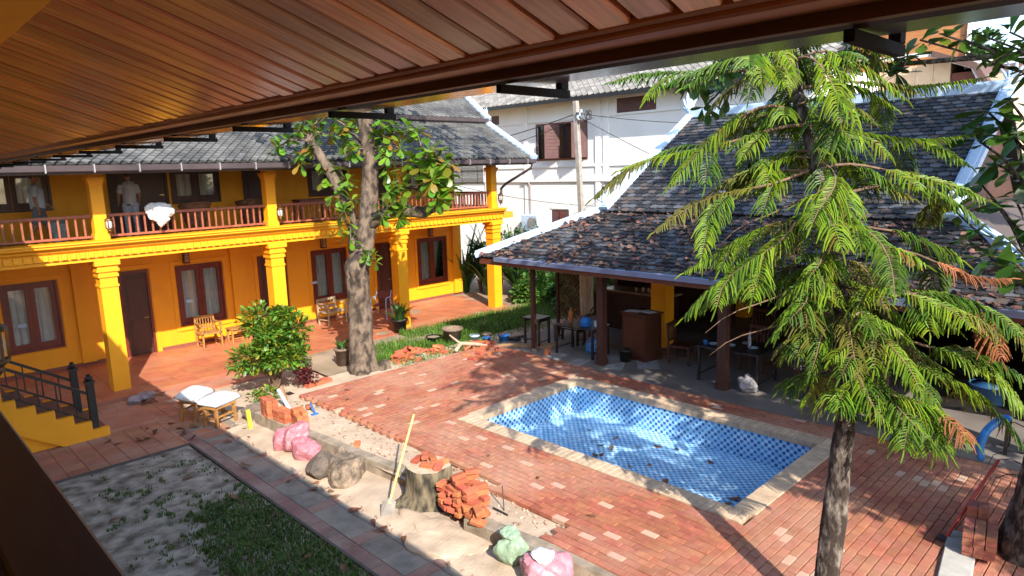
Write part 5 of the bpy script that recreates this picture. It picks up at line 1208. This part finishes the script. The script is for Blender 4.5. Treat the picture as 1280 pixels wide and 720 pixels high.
# ================================================================== LOOSE OBJECTS
# stools with cushions
def stool(label,loc,rz):
    t=thing('bamboo_stool',label,'stool',loc,'bamboo stools on the path',rz)
    MB().cham(-.25,.25,-.19,.19,.36,.40,.01).build('seat',bamboo,t)
    for sx in (-1,1):
        for sy in (-1,1): MB().bar((sx*.225,sy*.165,0),(sx*.205,sy*.15,.36),.05).build('leg',bamboo,t)
        MB().bar((sx*.213,-.15,.16),(sx*.213,.15,.16),.03).build('stretcher',bamboo,t)
    MB().bar((-.21,-.158,.2),(.21,-.158,.2),.03).bar((-.21,.158,.2),(.21,.158,.2),.03).build('stretcher',bamboo,t); return t
def cushion(label,loc,rz,tilt,l=.34,w=.24):
    m=MB(); bm=bmesh.new(); bmesh.ops.create_cube(bm,size=2); bmesh.ops.subdivide_edges(bm,edges=bm.edges,cuts=9,use_grid_fill=True)
    vs=[]
    for v in bm.verts:
        x,y,z=v.co; k=(1-abs(x)**3.2)*(1-abs(y)**3.2); th=.02+.085*max(0,k)**.5; p=1-.05*math.cos(x*1.5)*abs(y)**4-.04*abs(x)**4*math.cos(y*1.5)
        vs.append((x*l*p,y*w*p,z*th+.01*noise.noise(Vector((x*3,y*3,z+l*9)))))
    m.add(vs,[tuple(q.index for q in f.verts) for f in bm.faces]); bm.free()
    o=m.build('white_cushion',whitecloth,smooth=True); o.location=loc; o.rotation_euler=(tilt,0,rz); tag(o,label,'cushion')
stool('bamboo stool on the path under a flat white cushion',(4.72,13.02,.016),R_(20))
cushion('flat white cushion lying on the nearer bamboo stool beside the sand',(4.74,13.04,.49),R_(25),.03)
stool('bamboo stool on the path under a folded tilted white cushion',(4.52,13.72,.016),R_(35))
cushion('tilted white cushion resting on the bamboo stool nearer the porch',(4.53,13.72,.50),R_(40),.16)
# bricks
rbm=MB().cham(-.10,.10,-.05,.05,0,.055,.005).mesh('loose_brick',brickr)
rbw=MB().cham(-.10,.10,-.05,.05,0,.055,.005).mesh('loose_brick',brickw)
def brick(loc,rz=0,rx=0,ry=0,label=None,group=None):
    o=bpy.data.objects.new('loose_brick',rbw if 'big tree' in label else rbm); COL.objects.link(o); o.location=loc; o.rotation_euler=(rx,ry,rz); tag(o,label,'brick',group); return o
def stackb(cx,cy,z,rz,nx,ny,nz,label,group,jit=.02,skip=.0):
    c,s=math.cos(rz),math.sin(rz)
    for k in range(nz):
        for i in range(nx):
            for j in range(ny):
                if k==nz-1 and random.random()<skip: continue
                x=(i-(nx-1)/2)*.208; y=(j-(ny-1)/2)*.106
                x+=random.uniform(-jit,jit)*.5; y+=random.uniform(-jit,jit)*.4
                brick((cx+c*x-s*y,cy+s*x+c*y,z+k*.0555),rz+random.uniform(-jit,jit)*2,0,0,label,group)
def heap(cx,cy,z,r,h,n,label,group):
    pl=[]
    for k in range(n):
        a=random.uniform(0,6.283); q=r*math.sqrt(random.random()); x=cx+q*math.cos(a); y=cy+q*math.sin(a)
        zz=z+max(0,h*(1-q/r)-.05)*random.uniform(.6,1)
        brick((x,y,zz),random.uniform(0,3.14),random.uniform(-.35,.35),random.uniform(-.35,.35),label,group)
Lk_='red brick in the neat stack on the kerb above the pink sacks'
stackb(5.27,12.02,.262,R_(82),2,2,6,Lk_,'bricks stacked on the kerb',.015)
stackb(5.32,11.55,.262,R_(95),2,2,4,Lk_,'bricks stacked on the kerb',.015); stackb(5.42,11.12,.262,R_(78),2,2,5,Lk_,'bricks stacked on the kerb',.02,.2)
stackb(6.95,13.25,.06,R_(5),3,2,4,'red brick in the stack under the dark red plant','bricks under the red plant',.02,.3)
brick((5.62,9.55,.24),.9,0,0,'single red brick lying alone on the sand bed'); brick((6.0,11.9,.24),1.2,0,.1,'single red brick on the sand by the blue scraper')
stackb(9.50,13.62,.10,.35,4,2,5,'red brick in the tall loose heap on the grass edge','bricks heaped on the grass',.09,.4)
heap(9.75,13.5,.12,.75,.42,16,'red brick in the tall loose heap on the grass edge','bricks heaped on the grass')
stackb(9.3,13.30,.12,.2,3,2,2,'red brick in the tall loose heap on the grass edge','bricks heaped on the grass',.05)
stackb(10.4,13.42,.1,.5,2,2,4,'red brick in the small loose heap left of the clay pot','bricks in the small heap',.07,.3)
heap(10.35,13.35,.16,.30,.26,12,'red brick in the small loose heap left of the clay pot','bricks in the small heap')
heap(11.25,12.75,.26,.45,.22,15,'red brick scattered on the terrace near the blue buckets','bricks near the buckets')
for k in range(9): brick((10.2+random.uniform(0,1.1),12.0+random.uniform(-.2,.5),ZT+.002),random.uniform(0,3),0,0,'red brick scattered on the terrace near the blue buckets','bricks near the buckets')
# heap by the stump: leaning irregular stack
for k in range(8):
    for i in range(4):
        for j in range(2):
            if (k>=5 and i>=2) or (k>=6 and i==0): continue
            brick((5.42+(j-.5)*.2+random.uniform(-.03,.03)+.02*k,6.60+(i-1.6)*.19+random.uniform(-.03,.03)+.03*k,.215+k*.058),R_(random.uniform(-25,25)+(0 if (i+k)%3 else 90)),random.uniform(-.12,.12),random.uniform(-.12,.12),'red brick in the toppling stack against the stump','bricks by the stump')
for k in range(8): brick((5.35+random.uniform(-.12,.15),6.2+random.uniform(-.1,.12),.20+k*.03),random.uniform(0,3),random.uniform(-.4,.4),random.uniform(-.3,.3),'red brick in the toppling stack against the stump','bricks by the stump')
# brick chips and grit littering the sand
m=MB(); random.seed(77)
for k in range(900):
    y=random.uniform(4.2,13.0); x=random.choice((random.uniform(4.6,5.25),random.uniform(5.5,6.25))); zz=.03 if x<5.3 else .215
    if x>5.3 and y>12.6: continue
    q=random.uniform(.006,.026); m.box(-q,q,-q*.7,q*.7,-q*.5,q*.5,Matrix.Translation((x,y,zz))@Euler((random.uniform(-.6,.6),random.uniform(-.6,.6),random.uniform(0,3))).to_matrix().to_4x4())
tag(m.build('rubble_grit',M('grit',(0.36,0.20,0.13),(0.30,0.25,0.20),scale=3,rough=.95,rnd=.5,hue=.02),kind='stuff'),'small brick chips and grit littering the sand along the kerb','rubble')
# stack at the right tree (on the concrete block)
stackb(8.60,1.40,.33,R_(10),2,3,5,'weathered red brick in the stack beside the big tree trunk','bricks stacked by the big tree',.02)
stackb(8.95,1.50,.33,R_(10),1,2,7,'weathered red brick in the stack beside the big tree trunk','bricks stacked by the big tree',.02)
for x,y,z,rz,ry in ((8.55,1.02,.17,.5,.3),(8.42,.95,.15,1.2,-.2),(8.38,1.12,.16,.2,.2),(8.3,.98,.13,2.0,.1)): brick((x,y,z),rz,.1,ry,'red brick fallen on the soil at the foot of the big tree','bricks fallen by the big tree')
struct('soil_bank',wavy(MB(),7.6,10.2,-.6,1.36,.15,20,16,.06),dirt,True)
# red handled hoe leaning behind the brick stack
wbw=thing('red_hoe','red handled hoe leaning against the brick stack at the big tree','hoe',(8.75,1.72,ZT))
MB().tube([(8.72,1.74,ZT+.03),(9.42,1.42,ZT+.85)],.020,8).build('handle',redm,wbw); MB().box(8.62,8.76,1.66,1.82,ZT+.002,ZT+.035).build('blade',gutterm,wbw)
# blue float ring / hose hooked on the trunk
m=MB(); c=U(1262,560,7.75); 
pts=[]
for k in range(15):
    a=R_(92+k*8); pts.append(c+RIGHT*(.34*math.cos(a))+Vector((0,0,1))*(.36*math.sin(a)))
m.tube(pts,[.02]+[.045]*13+[.03],12); tag(m.build('blue_hose',bluem,smooth=True),'thick curved blue tube hooked round the big tree trunk','hose')
# stump
stp=thing('tree_stump','broad sawn grey tree stump with loose bricks on top beside the sand path','stump',(5.55,7.4,0))
m=MB(); n=36; prof=[(0,1.55),(.06,1.35),(.14,1.18),(.25,1.06),(.38,1.0),(.50,.98),(.60,.99),(.625,.95)]
for z,k in prof:
    for i in range(n):
        a=2*math.pi*i/n; r=.325*k*(1+.10*noise.noise(Vector((math.cos(a)*1.5,math.sin(a)*1.5,z*.6)))+.07*math.sin(a*7+2)*(1.2-z)) ; r*=1+.55*max(0,(.22-z)/.22)*max(0,math.sin(a*2.5+1.2))
        m.v.append((5.50+r*math.cos(a),7.42+r*math.sin(a),z-.03))
for j in range(len(prof)-1):
    for i in range(n): m.f.append((j*n+i,j*n+(i+1)%n,(j+1)*n+(i+1)%n,(j+1)*n+i))
m.build('trunk',stumpm,stp,True)
mt=MB(); o=(len(prof)-1)*n; mt.v=[m.v[o+i] for i in range(n)]+[(5.5,7.42,.605)]; mt.f=[(i,(i+1)%n,n) for i in range(n)]; mt.build('cut_face',M('cut_wood',(0.50,0.39,0.27),(0.36,0.27,0.18),scale=12,rough=0.9),stp)
for k,(x,y,rz,z) in enumerate(((5.45,7.62,.4,.602),(5.62,7.50,1.2,.602),(5.52,7.53,.9,.66),(5.42,7.35,2.0,.602),(5.62,7.28,.1,.602),(5.50,7.2,.7,.602))):
    brick((x,y,z),rz,0,0,'red brick piece lying on the sawn top of the stump','bricks on the stump')
# sand heap at the stump root
tag(MB().blob((5.08,6.6,-.03),(.50,1.0,.13),3,.22,2.0,5,flat=-.05).build('sand_heap',sand,smooth=True),'low heap of spilled sand at the foot of the stump','sand heap')
# rocks
def rock(label,loc,r,seed,mat=rockm):
    o=MB().facet((0,0,0),tuple(q*1.1 for q in r),seed,15,.66,26.0,5,.06,3.5,-r[2]*.62).build('rock',mat); o.location=loc; tag(o,label,'rock')
rock('dark rounded rock beside the pink sacks',(4.88,9.42,.13),(.23,.24,.22),4,M('rock_dark',(0.17,0.13,0.10),(0.08,0.062,0.05),scale=6,rough=0.95,bump=.6,bscale=18))
rock('large pale brown boulder against the kerb',(5.06,8.98,.17),(.30,.34,.27),9)
rock('squat rock wedged behind the boulder at the kerb',(5.17,9.28,.14),(.16,.18,.24),12)
rock('grey rock at the foot of the yellow green shrub',(5.35,12.72,.14),(.28,.2,.2),15,M('rock_dark',(0.2,0.17,0.14)))
rock('dark smooth boulder at the grass edge near the pavilion post',(12.35,12.45,.2),(.22,.26,.2),18,black)
# sacks
sack('pink_sack','large shiny pink sack slumped against the kerb, nearer the stools','sack',(5.02,10.72,.0),[((0,.10,.18),(.22,.25,.24),.22),((.03,-.12,.27),(.23,.23,.26),.24)],pinksack,.2)
sack('pink_sack','smaller pink sack leaning on the first one beside the dark rock','sack',(5.03,10.16,.0),[((0,0,.15),(.23,.28,.21),.24),((.04,.1,.27),(.11,.12,.11),.3)],pinksack,.3)
sack('green_sack','pale green tied sack standing against the kerb behind the pink bag','sack',(5.18,5.42,.0),[((0,0,.18),(.15,.19,.21),.22),((.03,.05,.40),(.11,.14,.09),.35)],greensack,.3)
sack('pink_sack','open pink sack with white lining beside the green sack','sack',(5.14,4.86,.0),[((0,0,.17),(.28,.31,.21),.22),((-.02,-.02,.32),(.19,.20,.10),.3)],M('pale_pink_sack',(0.52,0.24,0.28),(0.40,0.16,0.19),scale=9,rough=0.45,bump=.5,bscale=18),.1)
sack('white_liner','crumpled white bag liner poking out of the open pink sack','liner',(5.10,4.84,.39),[((0,0,.02),(.12,.14,.06),.4)],whitecloth,.1)
sack('plastic_bag','crumpled white plastic bag lying on the porch step','bag',(4.05,15.75,.02),[((0,0,.06),(.28,.16,.09),.4),((.25,.1,.05),(.2,.14,.07),.4)],plastic,.3)
# shovel leaning on the stump
sh=thing('spade','long yellow handled spade leaning against the stump','spade',(4.84,7.50,0))
a=Vector((4.86,7.52,.20)); b=Vector((5.60,7.86,1.20)); MB().tube([a,b],.017,8).build('handle',M('spade_handle',(0.62,0.50,0.16),(0.52,0.40,0.13),rough=0.5),sh)
MB().add([(4.83,7.40,.0),(4.72,7.56,.0),(4.80,7.60,.24),(4.92,7.44,.24),(4.86,7.50,-.02),(4.88,7.54,.27)],[(0,4,1),(0,1,2,5,3),(0,3,5,4),(1,4,5,2)]).build('blade',M('worn_steel',(0.45,0.42,0.38),(0.3,0.27,0.24),rough=0.5,metal=.4),sh)
# stakes, tools
tag(MB().bar((4.95,12.18,.0),(4.93,12.2,.42),.07,.04).build('marker_stake',M('lime',(0.55,0.62,0.04),(0.45,0.5,0.04),rough=0.5)),'lime yellow painted stake standing beside the brick stack','stake')
tag(MB().tube([(5.75,12.2,.2),(5.62,12.35,.62)],.035,10).build('white_pipe',whitetrim),'short white plastic pipe leaning behind the brick stack','pipe')
tag(MB().bar((5.98,12.72,.1),(5.9,12.8,.52),.06,.04).build('wood_stake',M('timber')if False else MC['timber']),'short wooden stake beside the dark red plant','stake')
tag(MB().bar((5.95,11.55,.22),(5.9,11.62,.42),.03,.02).box(5.86,6.0,11.5,11.58,.215,.225).build('scraper',bluem),'small blue scraper lying on the sand bed','tool')
tag(MB().tube([(5.78,6.18,.2),(5.80,6.22,.55)],.008,6).build('steel_rod',gutterm),'thin pale rod standing in the sand trench beside the brick heap','rod')
tag(MB().bar((5.72,6.05,.215),(5.70,6.3,.24),.02,.02).build('iron_bar',black),'short black iron bar lying in the sand trench','bar')
# buckets and branch near the pot
bucket('blue bucket of mortar on the terrace edge nearest the pavilion post',(12.0,12.62,.22),.15,.22,bluem,group=None)
bucket('small blue pail beside the scattered bricks',(11.55,12.80,.22),.11,.22,bluem)
bucket('white pail standing behind the loose bricks',(11.75,13.5,.1),.13,.24,whitetrim)
bucket('reddish clay coloured pail beside the white pail',(12.1,13.4,.1),.13,.24,potm)
m=MB(); m.tube([(10.45,12.75,.30),(10.75,12.9,.40),(11.05,12.75,.36),(11.3,12.5,.31)],[.05,.06,.05,.035],8); m.tube([(10.75,12.9,.4),(10.6,13.15,.62)],[.035,.02],6); tag(m.build('dry_branch',M('driftwood',(0.42,0.32,0.23),(0.3,0.22,0.15),scale=8,rough=.9),smooth=True),'bleached crooked branch lying across the terrace edge','branch')
# towel over the balcony rail
tag(MB().facet((5.15,16.70,3.99),(.30,.20,.27),31,22,.66,16.0,5,.10,3.0).facet((5.22,16.62,3.80),(.16,.10,.16),35,16,.6,16.0,4,.12,3.5).build('white_towel',whitecloth,smooth=True),'bundled white towel hung over the balcony railing','towel')
# wicker chairs on the upper balcony
def tub(label,loc,rz):
    t=thing('wicker_chair',label,'chair',loc,'wicker chairs on the upper balcony',rz)
    MB().lathe([(.24,.0),(.22,.2),(.27,.36),(.28,.40),(.10,.41)],18).build('seat',wicker,t,True)
    m=MB(); n=20; 
    for k,(z,r) in enumerate(((.40,.27),(.55,.33),(.70,.37),(.74,.38))):
        for i in range(n): a=math.pi*(i/(n-1))*1.25-math.pi*.125; m.v.append((r*math.cos(a),r*math.sin(a),z+(.06*math.sin(a) if k>1 else 0)))
    for k in range(3):
        for i in range(n-1): a=k*n+i; m.f.append((a,a+1,a+n+1,a+n))
    b=m.build('backrest',wicker,t,True)
    MB().tube([(.38*math.cos(a),.38*math.sin(a),.745+.06*math.sin(a)) for a in [math.pi*(i/19)*1.25-math.pi*.125 for i in range(20)]],.028,8).build('rim',wicker,b,True); return t
tub('round wicker tub chair on the balcony beside the white towel',(6.45,18.0,3.315),R_(180)); tub('round wicker tub chair holding a pale bundle on the balcony',(8.0,18.2,3.315),R_(170))
sack('bundle','pale bundle of cloth lying in the wicker chair','bundle',(8.0,18.15,3.73),[((0,0,.15),(.25,.22,.2),.3)],M('pale_blue_cloth',(0.50,0.54,0.60),(0.38,0.42,0.5),scale=6,rough=.8,bump=.3,bscale=14))
sack('plastic_sack','greenish clear sack standing on the balcony behind the rail','sack',(3.5,18.2,3.315),[((0,0,.28),(.2,.2,.3),.25)],M('greenclear',(0.25,0.32,0.32),(0.15,0.2,0.2),scale=9,rough=.35,bump=.4))
table('balcony_table','dark red wooden table on the balcony behind the tree',(9.9,18.4,3.315),0,1.0,.5,.72,railwood)
# porch furniture
chair('bamboo_chair','bamboo armchair on the porch beside the maroon window',(6.85,19.05,.103),R_(0),bamboo,w=.55,hb=.85)
table('bamboo_table','low bamboo side table on the porch next to the bamboo armchair',(7.6,19.0,.103),0,.5,.42,.42,bamboo)
chair('cane_chair','pale cane armchair on the porch behind the tree trunk',(10.6,18.9,.103),R_(10),M('cane',(0.42,0.32,0.20),(0.3,0.22,0.14),rough=.6),w=.75,hb=.8)
wc=thing('white_chair','white tubular armchair on the porch beside the dark door','chair',(12.1,18.4,.103),rz=R_(-60))
for s in (-1,1): MB().tube([(s*.26,-.24,0),(s*.26,-.24,.62),(s*.26,-.2,.68),(s*.26,.12,.68),(s*.24,.24,.86)],.016,8).tube([(s*.26,.26,0),(s*.26,.1,.5),(s*.26,.05,.68)],.016,8).build('frame',whitetrim,wc)
MB().cham(-.24,.24,-.22,.22,.40,.43,.01).build('seat',M('seat_red',(0.20,0.05,0.04),rough=.6),wc); MB().bar((-.24,.2,.72),(.24,.2,.72),.02,.25).build('backrest',MC['seat_red'],wc)
# dry leaves
dl_=[]
for s in range(3):
    vs,fs=leaf_verts(1,.55,-.35+.25*s,.5-.2*s); dl_.append(MB().add(vs,fs).mesh('dry_leaf',deadleaf,True))
def dry(x,y,z,s,label,group):
    o=bpy.data.objects.new('dry_leaf',random.choice(dl_)); COL.objects.link(o); o.location=(x,y,z+.012); o.scale=(s,s,s); o.rotation_euler=(random.uniform(-.25,.25),random.uniform(-.25,.25),random.uniform(0,6.28)); tag(o,label,'leaf',group)
for k in range(22): dry(random.uniform(PX0+.3,PX1-.3),random.uniform(PY0+.3,PY1-.4),zf,random.uniform(.13,.24),'dry brown leaf lying on the floor of the empty pool','dry leaves in the pool')
for k in range(26):
    y=random.uniform(6.2,13.6); dry(random.uniform(4.25,5.05),y,.02,random.uniform(.10,.22),'dry brown leaf lying on the path beside the kerb','dry leaves on the path')
for k in range(12): dry(random.uniform(2.8,4.5),random.uniform(12.5,13.9),.02,random.uniform(.12,.2),'dry brown leaf lying on the terracotta patio','dry leaves on the patio')
for k in range(14): dry(random.uniform(1.5,3.8),random.uniform(6.0,12.0),.02,random.uniform(.12,.2),'dry brown leaf lying on the patchy lawn','dry leaves on the lawn')
for k in range(7): dry(random.uniform(4.0,4.4),random.uniform(15.3,15.9),.05,random.uniform(.15,.25),'dry brown leaf lying by the crumpled bag on the porch step','dry leaves by the porch step')
for k in range(6): dry(random.uniform(6.3,7.2),random.uniform(3.8,12.3),ZT,random.uniform(.1,.17),'dry brown leaf lying on the brick paving','dry leaves on the paving')
m=MB(); vs,fs=leaf_verts(1,.6,.2,.5)
nn=v3.cross(Vector((0,-1,0))).normalized(); nn=nn if nn.z>0 else -nn
for k in range(2400):
    b=random.random()**1.3*L3; a=random.uniform(b*d_/L3+.1,W3-b*d_/L3); 
    if noise.noise(Vector((a*.8,b*1.2,0)))+.25<random.uniform(-.3,.4): continue
    p=Vector((EX,YL,EZ))+Vector((0,-1,0))*a+v3.normalized()*b+nn*.055; Mx=Matrix.Translation(p)@Euler((random.uniform(-.5,.5),-math.atan(sl1)+random.uniform(-.5,.5),random.uniform(0,6.28)),'XYZ').to_matrix().to_4x4()@Matrix.Scale(random.uniform(.08,.19),4); m.add(vs,fs,Mx)
o=m.build('leaf_litter',M('litter',(0.15,0.08,0.06),(0.085,0.045,0.035),scale=6,rough=.85,rnd=.5,hue=.02),kind='stuff'); tag(o,'brown fallen leaves littering the lower pavilion roof','leaf litter')
# ================================================================== PEOPLE on the upper balcony
skin=M('skin',(0.30,0.155,0.09),(0.26,0.13,0.075),rough=.55)
def remesh(o,vox,sm=6):
    md=o.modifiers.new('r','REMESH'); md.mode='VOXEL'; md.voxel_size=vox; md.use_smooth_shade=True
    s=o.modifiers.new('s','SMOOTH'); s.factor=.5; s.iterations=sm
def person(label,loc,rz,H,shirt,pants,short,hair,stride,armpose):
    t=thing('person',label,'person',loc,None,rz); k=H/1.75; V=lambda x,y,z:(x*k,y*k,z*k)
    # joints, facing -Y
    hipL,hipR=(.095,0,.92),(-.095,0,.92)
    knL,knR=(.10,-stride*.5,.50),(-.10,stride*.35,.50); anL,anR=(.10,-stride*.9,.085),(-.10,stride*1.0,.10)
    b=MB(); T=lambda m,ps,rs,n=12:m.tube([V(*p) for p in ps],[r*k for r in rs],n)
    T(b,[(0,0,.88),(0,0,1.0),(0,.0,1.15),(0,.01,1.32),(0,.02,1.42),(0,.02,1.46)],[.13,.145,.14,.155,.12,.06])
    T(b,[(-.13,.02,1.40),(0,.02,1.41),(.13,.02,1.40)],[.06,.09,.06]); T(b,[(0,.02,1.42),(0,.01,1.54)],[.058,.055])
    for h,kn,an in ((hipL,knL,anL),(hipR,knR,anR)):
        T(b,[h,tuple((h[i]+kn[i])/2 for i in range(3)),kn,(kn[0],(kn[1]*.6+an[1]*.4)+.015,kn[2]*.65+an[2]*.35),an,(an[0],an[1],.04)],[.092,.078,.056,.056,.038,.038]); T(b,[(an[0],an[1]+.05,.04),(an[0],an[1]-.10,.035),(an[0],an[1]-.19,.025)],[.038,.042,.03])
    for s,(el,wr) in zip((1,-1),armpose):
        sh_=(s*.175,.02,1.40); T(b,[sh_,el,wr],[.052,.042,.03]); wv=Vector(wr); d=(wv-Vector(el)).normalized(); pa=wv+d*.05
        b.blob(V(*pa),(.035*k,.025*k,.045*k),1,.05,1,2)
        for q in range(5):
            o_=Vector((.0,(q-2)*.018,0)); l=(.055,.075,.085,.078,.06)[q] if q else .05; dd=d+Vector((0,(q-2)*.08 if q else -.7,0)); st=pa+o_*.9+d*.03 if q else pa+Vector((0,-.03,0)); T(b,[tuple(st),tuple(st+dd.normalized()*l*.55),tuple(st+dd.normalized()*l+Vector((0,-.012,0)))],[.010,.0095,.007],6)
    b.blob(V(0,0,1.645),(.075*k,.092*k,.112*k),2,.03,1,3); b.blob(V(0,-.088,1.635),(.014*k,.022*k,.024*k),1,0,1,2); b.blob(V(0,-.055,1.575),(.045*k,.04*k,.035*k),1,0,1,2)
    for s in (-1,1): b.blob(V(s*.077,.01,1.64),(.012*k,.022*k,.032*k),1,0,1,2)
    bo=b.build('body',skin,t); remesh(bo,.011,4)
    hm=MB().blob(V(0,.012,1.668),(.083*k,.096*k,.102*k),5,.06,3,3); hv=[v for v in hm.v]; hm.v=[(x,max(y,-.05*k) if z<1.70*k else y,max(z,1.61*k)) for x,y,z in hv]; hm.build('hair',hair,t,True)
    fm=MB()
    for s in (-1,1): fm.blob(V(s*.03,-.083,1.655),(.009*k,.006*k,.006*k),1,0,1,2)
    fm.build('eyes',black,t); MB().blob(V(0,-.088,1.592),(.022*k,.006*k,.006*k),1,0,1,2).build('mouth',M('lips',(0.22,0.08,0.06),rough=.5),t)
    s_=MB(); T(s_,[(0,0,.90),(0,0,1.02),(0,0,1.18),(0,.01,1.33),(0,.02,1.41),(0,.02,1.455)],[.165,.165,.162,.172,.135,.075]); T(s_,[(-.14,.02,1.395),(0,.02,1.41),(.14,.02,1.395)],[.072,.10,.072])
    for s,(el,wr) in zip((1,-1),armpose): T(s_,[(s*.17,.02,1.40),tuple(Vector((s*.175,.02,1.40)).lerp(Vector(el),.8))],[.07,.066])
    so_=s_.build('shirt',shirt,t); remesh(so_,.014,5)
    p_=MB(); T(p_,[(0,0,.86),(0,0,.98)],[.155,.158])
    for h,kn,an in ((hipL,knL,anL),(hipR,knR,anR)):
        if short: T(p_,[(h[0],0,.93),tuple(Vector(h).lerp(Vector(kn),.55)),(kn[0],kn[1],kn[2]+.02)],[.11,.10,.092])
        else: T(p_,[(h[0],0,.93),tuple(Vector(h).lerp(Vector(kn),.5)),kn,tuple(Vector(kn).lerp(Vector(an),.5)),(an[0],an[1],.06)],[.112,.098,.078,.074,.070])
    po=p_.build('trousers',pants,t); remesh(po,.014,4)
    if not short:
        MB().box(.03*k,.13*k,.150*k,.162*k,.86*k,.90*k).build('pocket_patch',black,t)
    return t
hairm=M('hair_dark',(0.02,0.015,0.012),(0.05,0.04,0.035),scale=20,rough=.6)
person('man in a pale blue shirt and grey shorts walking along the balcony',(3.2,18.35,3.316),R_(80),1.62,M('blue_shirt',(0.40,0.47,0.56),(0.30,0.37,0.47),scale=5,rough=.85,bump=.2,bscale=12),M('grey_shorts',(0.13,0.15,0.18),(0.09,0.10,0.13),rough=.9),True,hairm,.26,(((.22,-.02,1.13),(.20,-.22,.96)),((-.23,.04,1.13),(-.24,.0,.88))))
person('person seen from behind in a grey t-shirt and light jeans at the balcony door',(5.12,18.5,3.316),R_(178),1.62,M('grey_tee',(0.36,0.35,0.38),(0.29,0.28,0.31),scale=5,rough=.9,bump=.2,bscale=12),M('light_jeans',(0.33,0.37,0.44),(0.26,0.30,0.37),scale=5,rough=.9),False,hairm,.03,(((.25,-.02,1.13),(.24,-.16,.93)),((-.24,.0,1.13),(-.25,-.14,.93))))
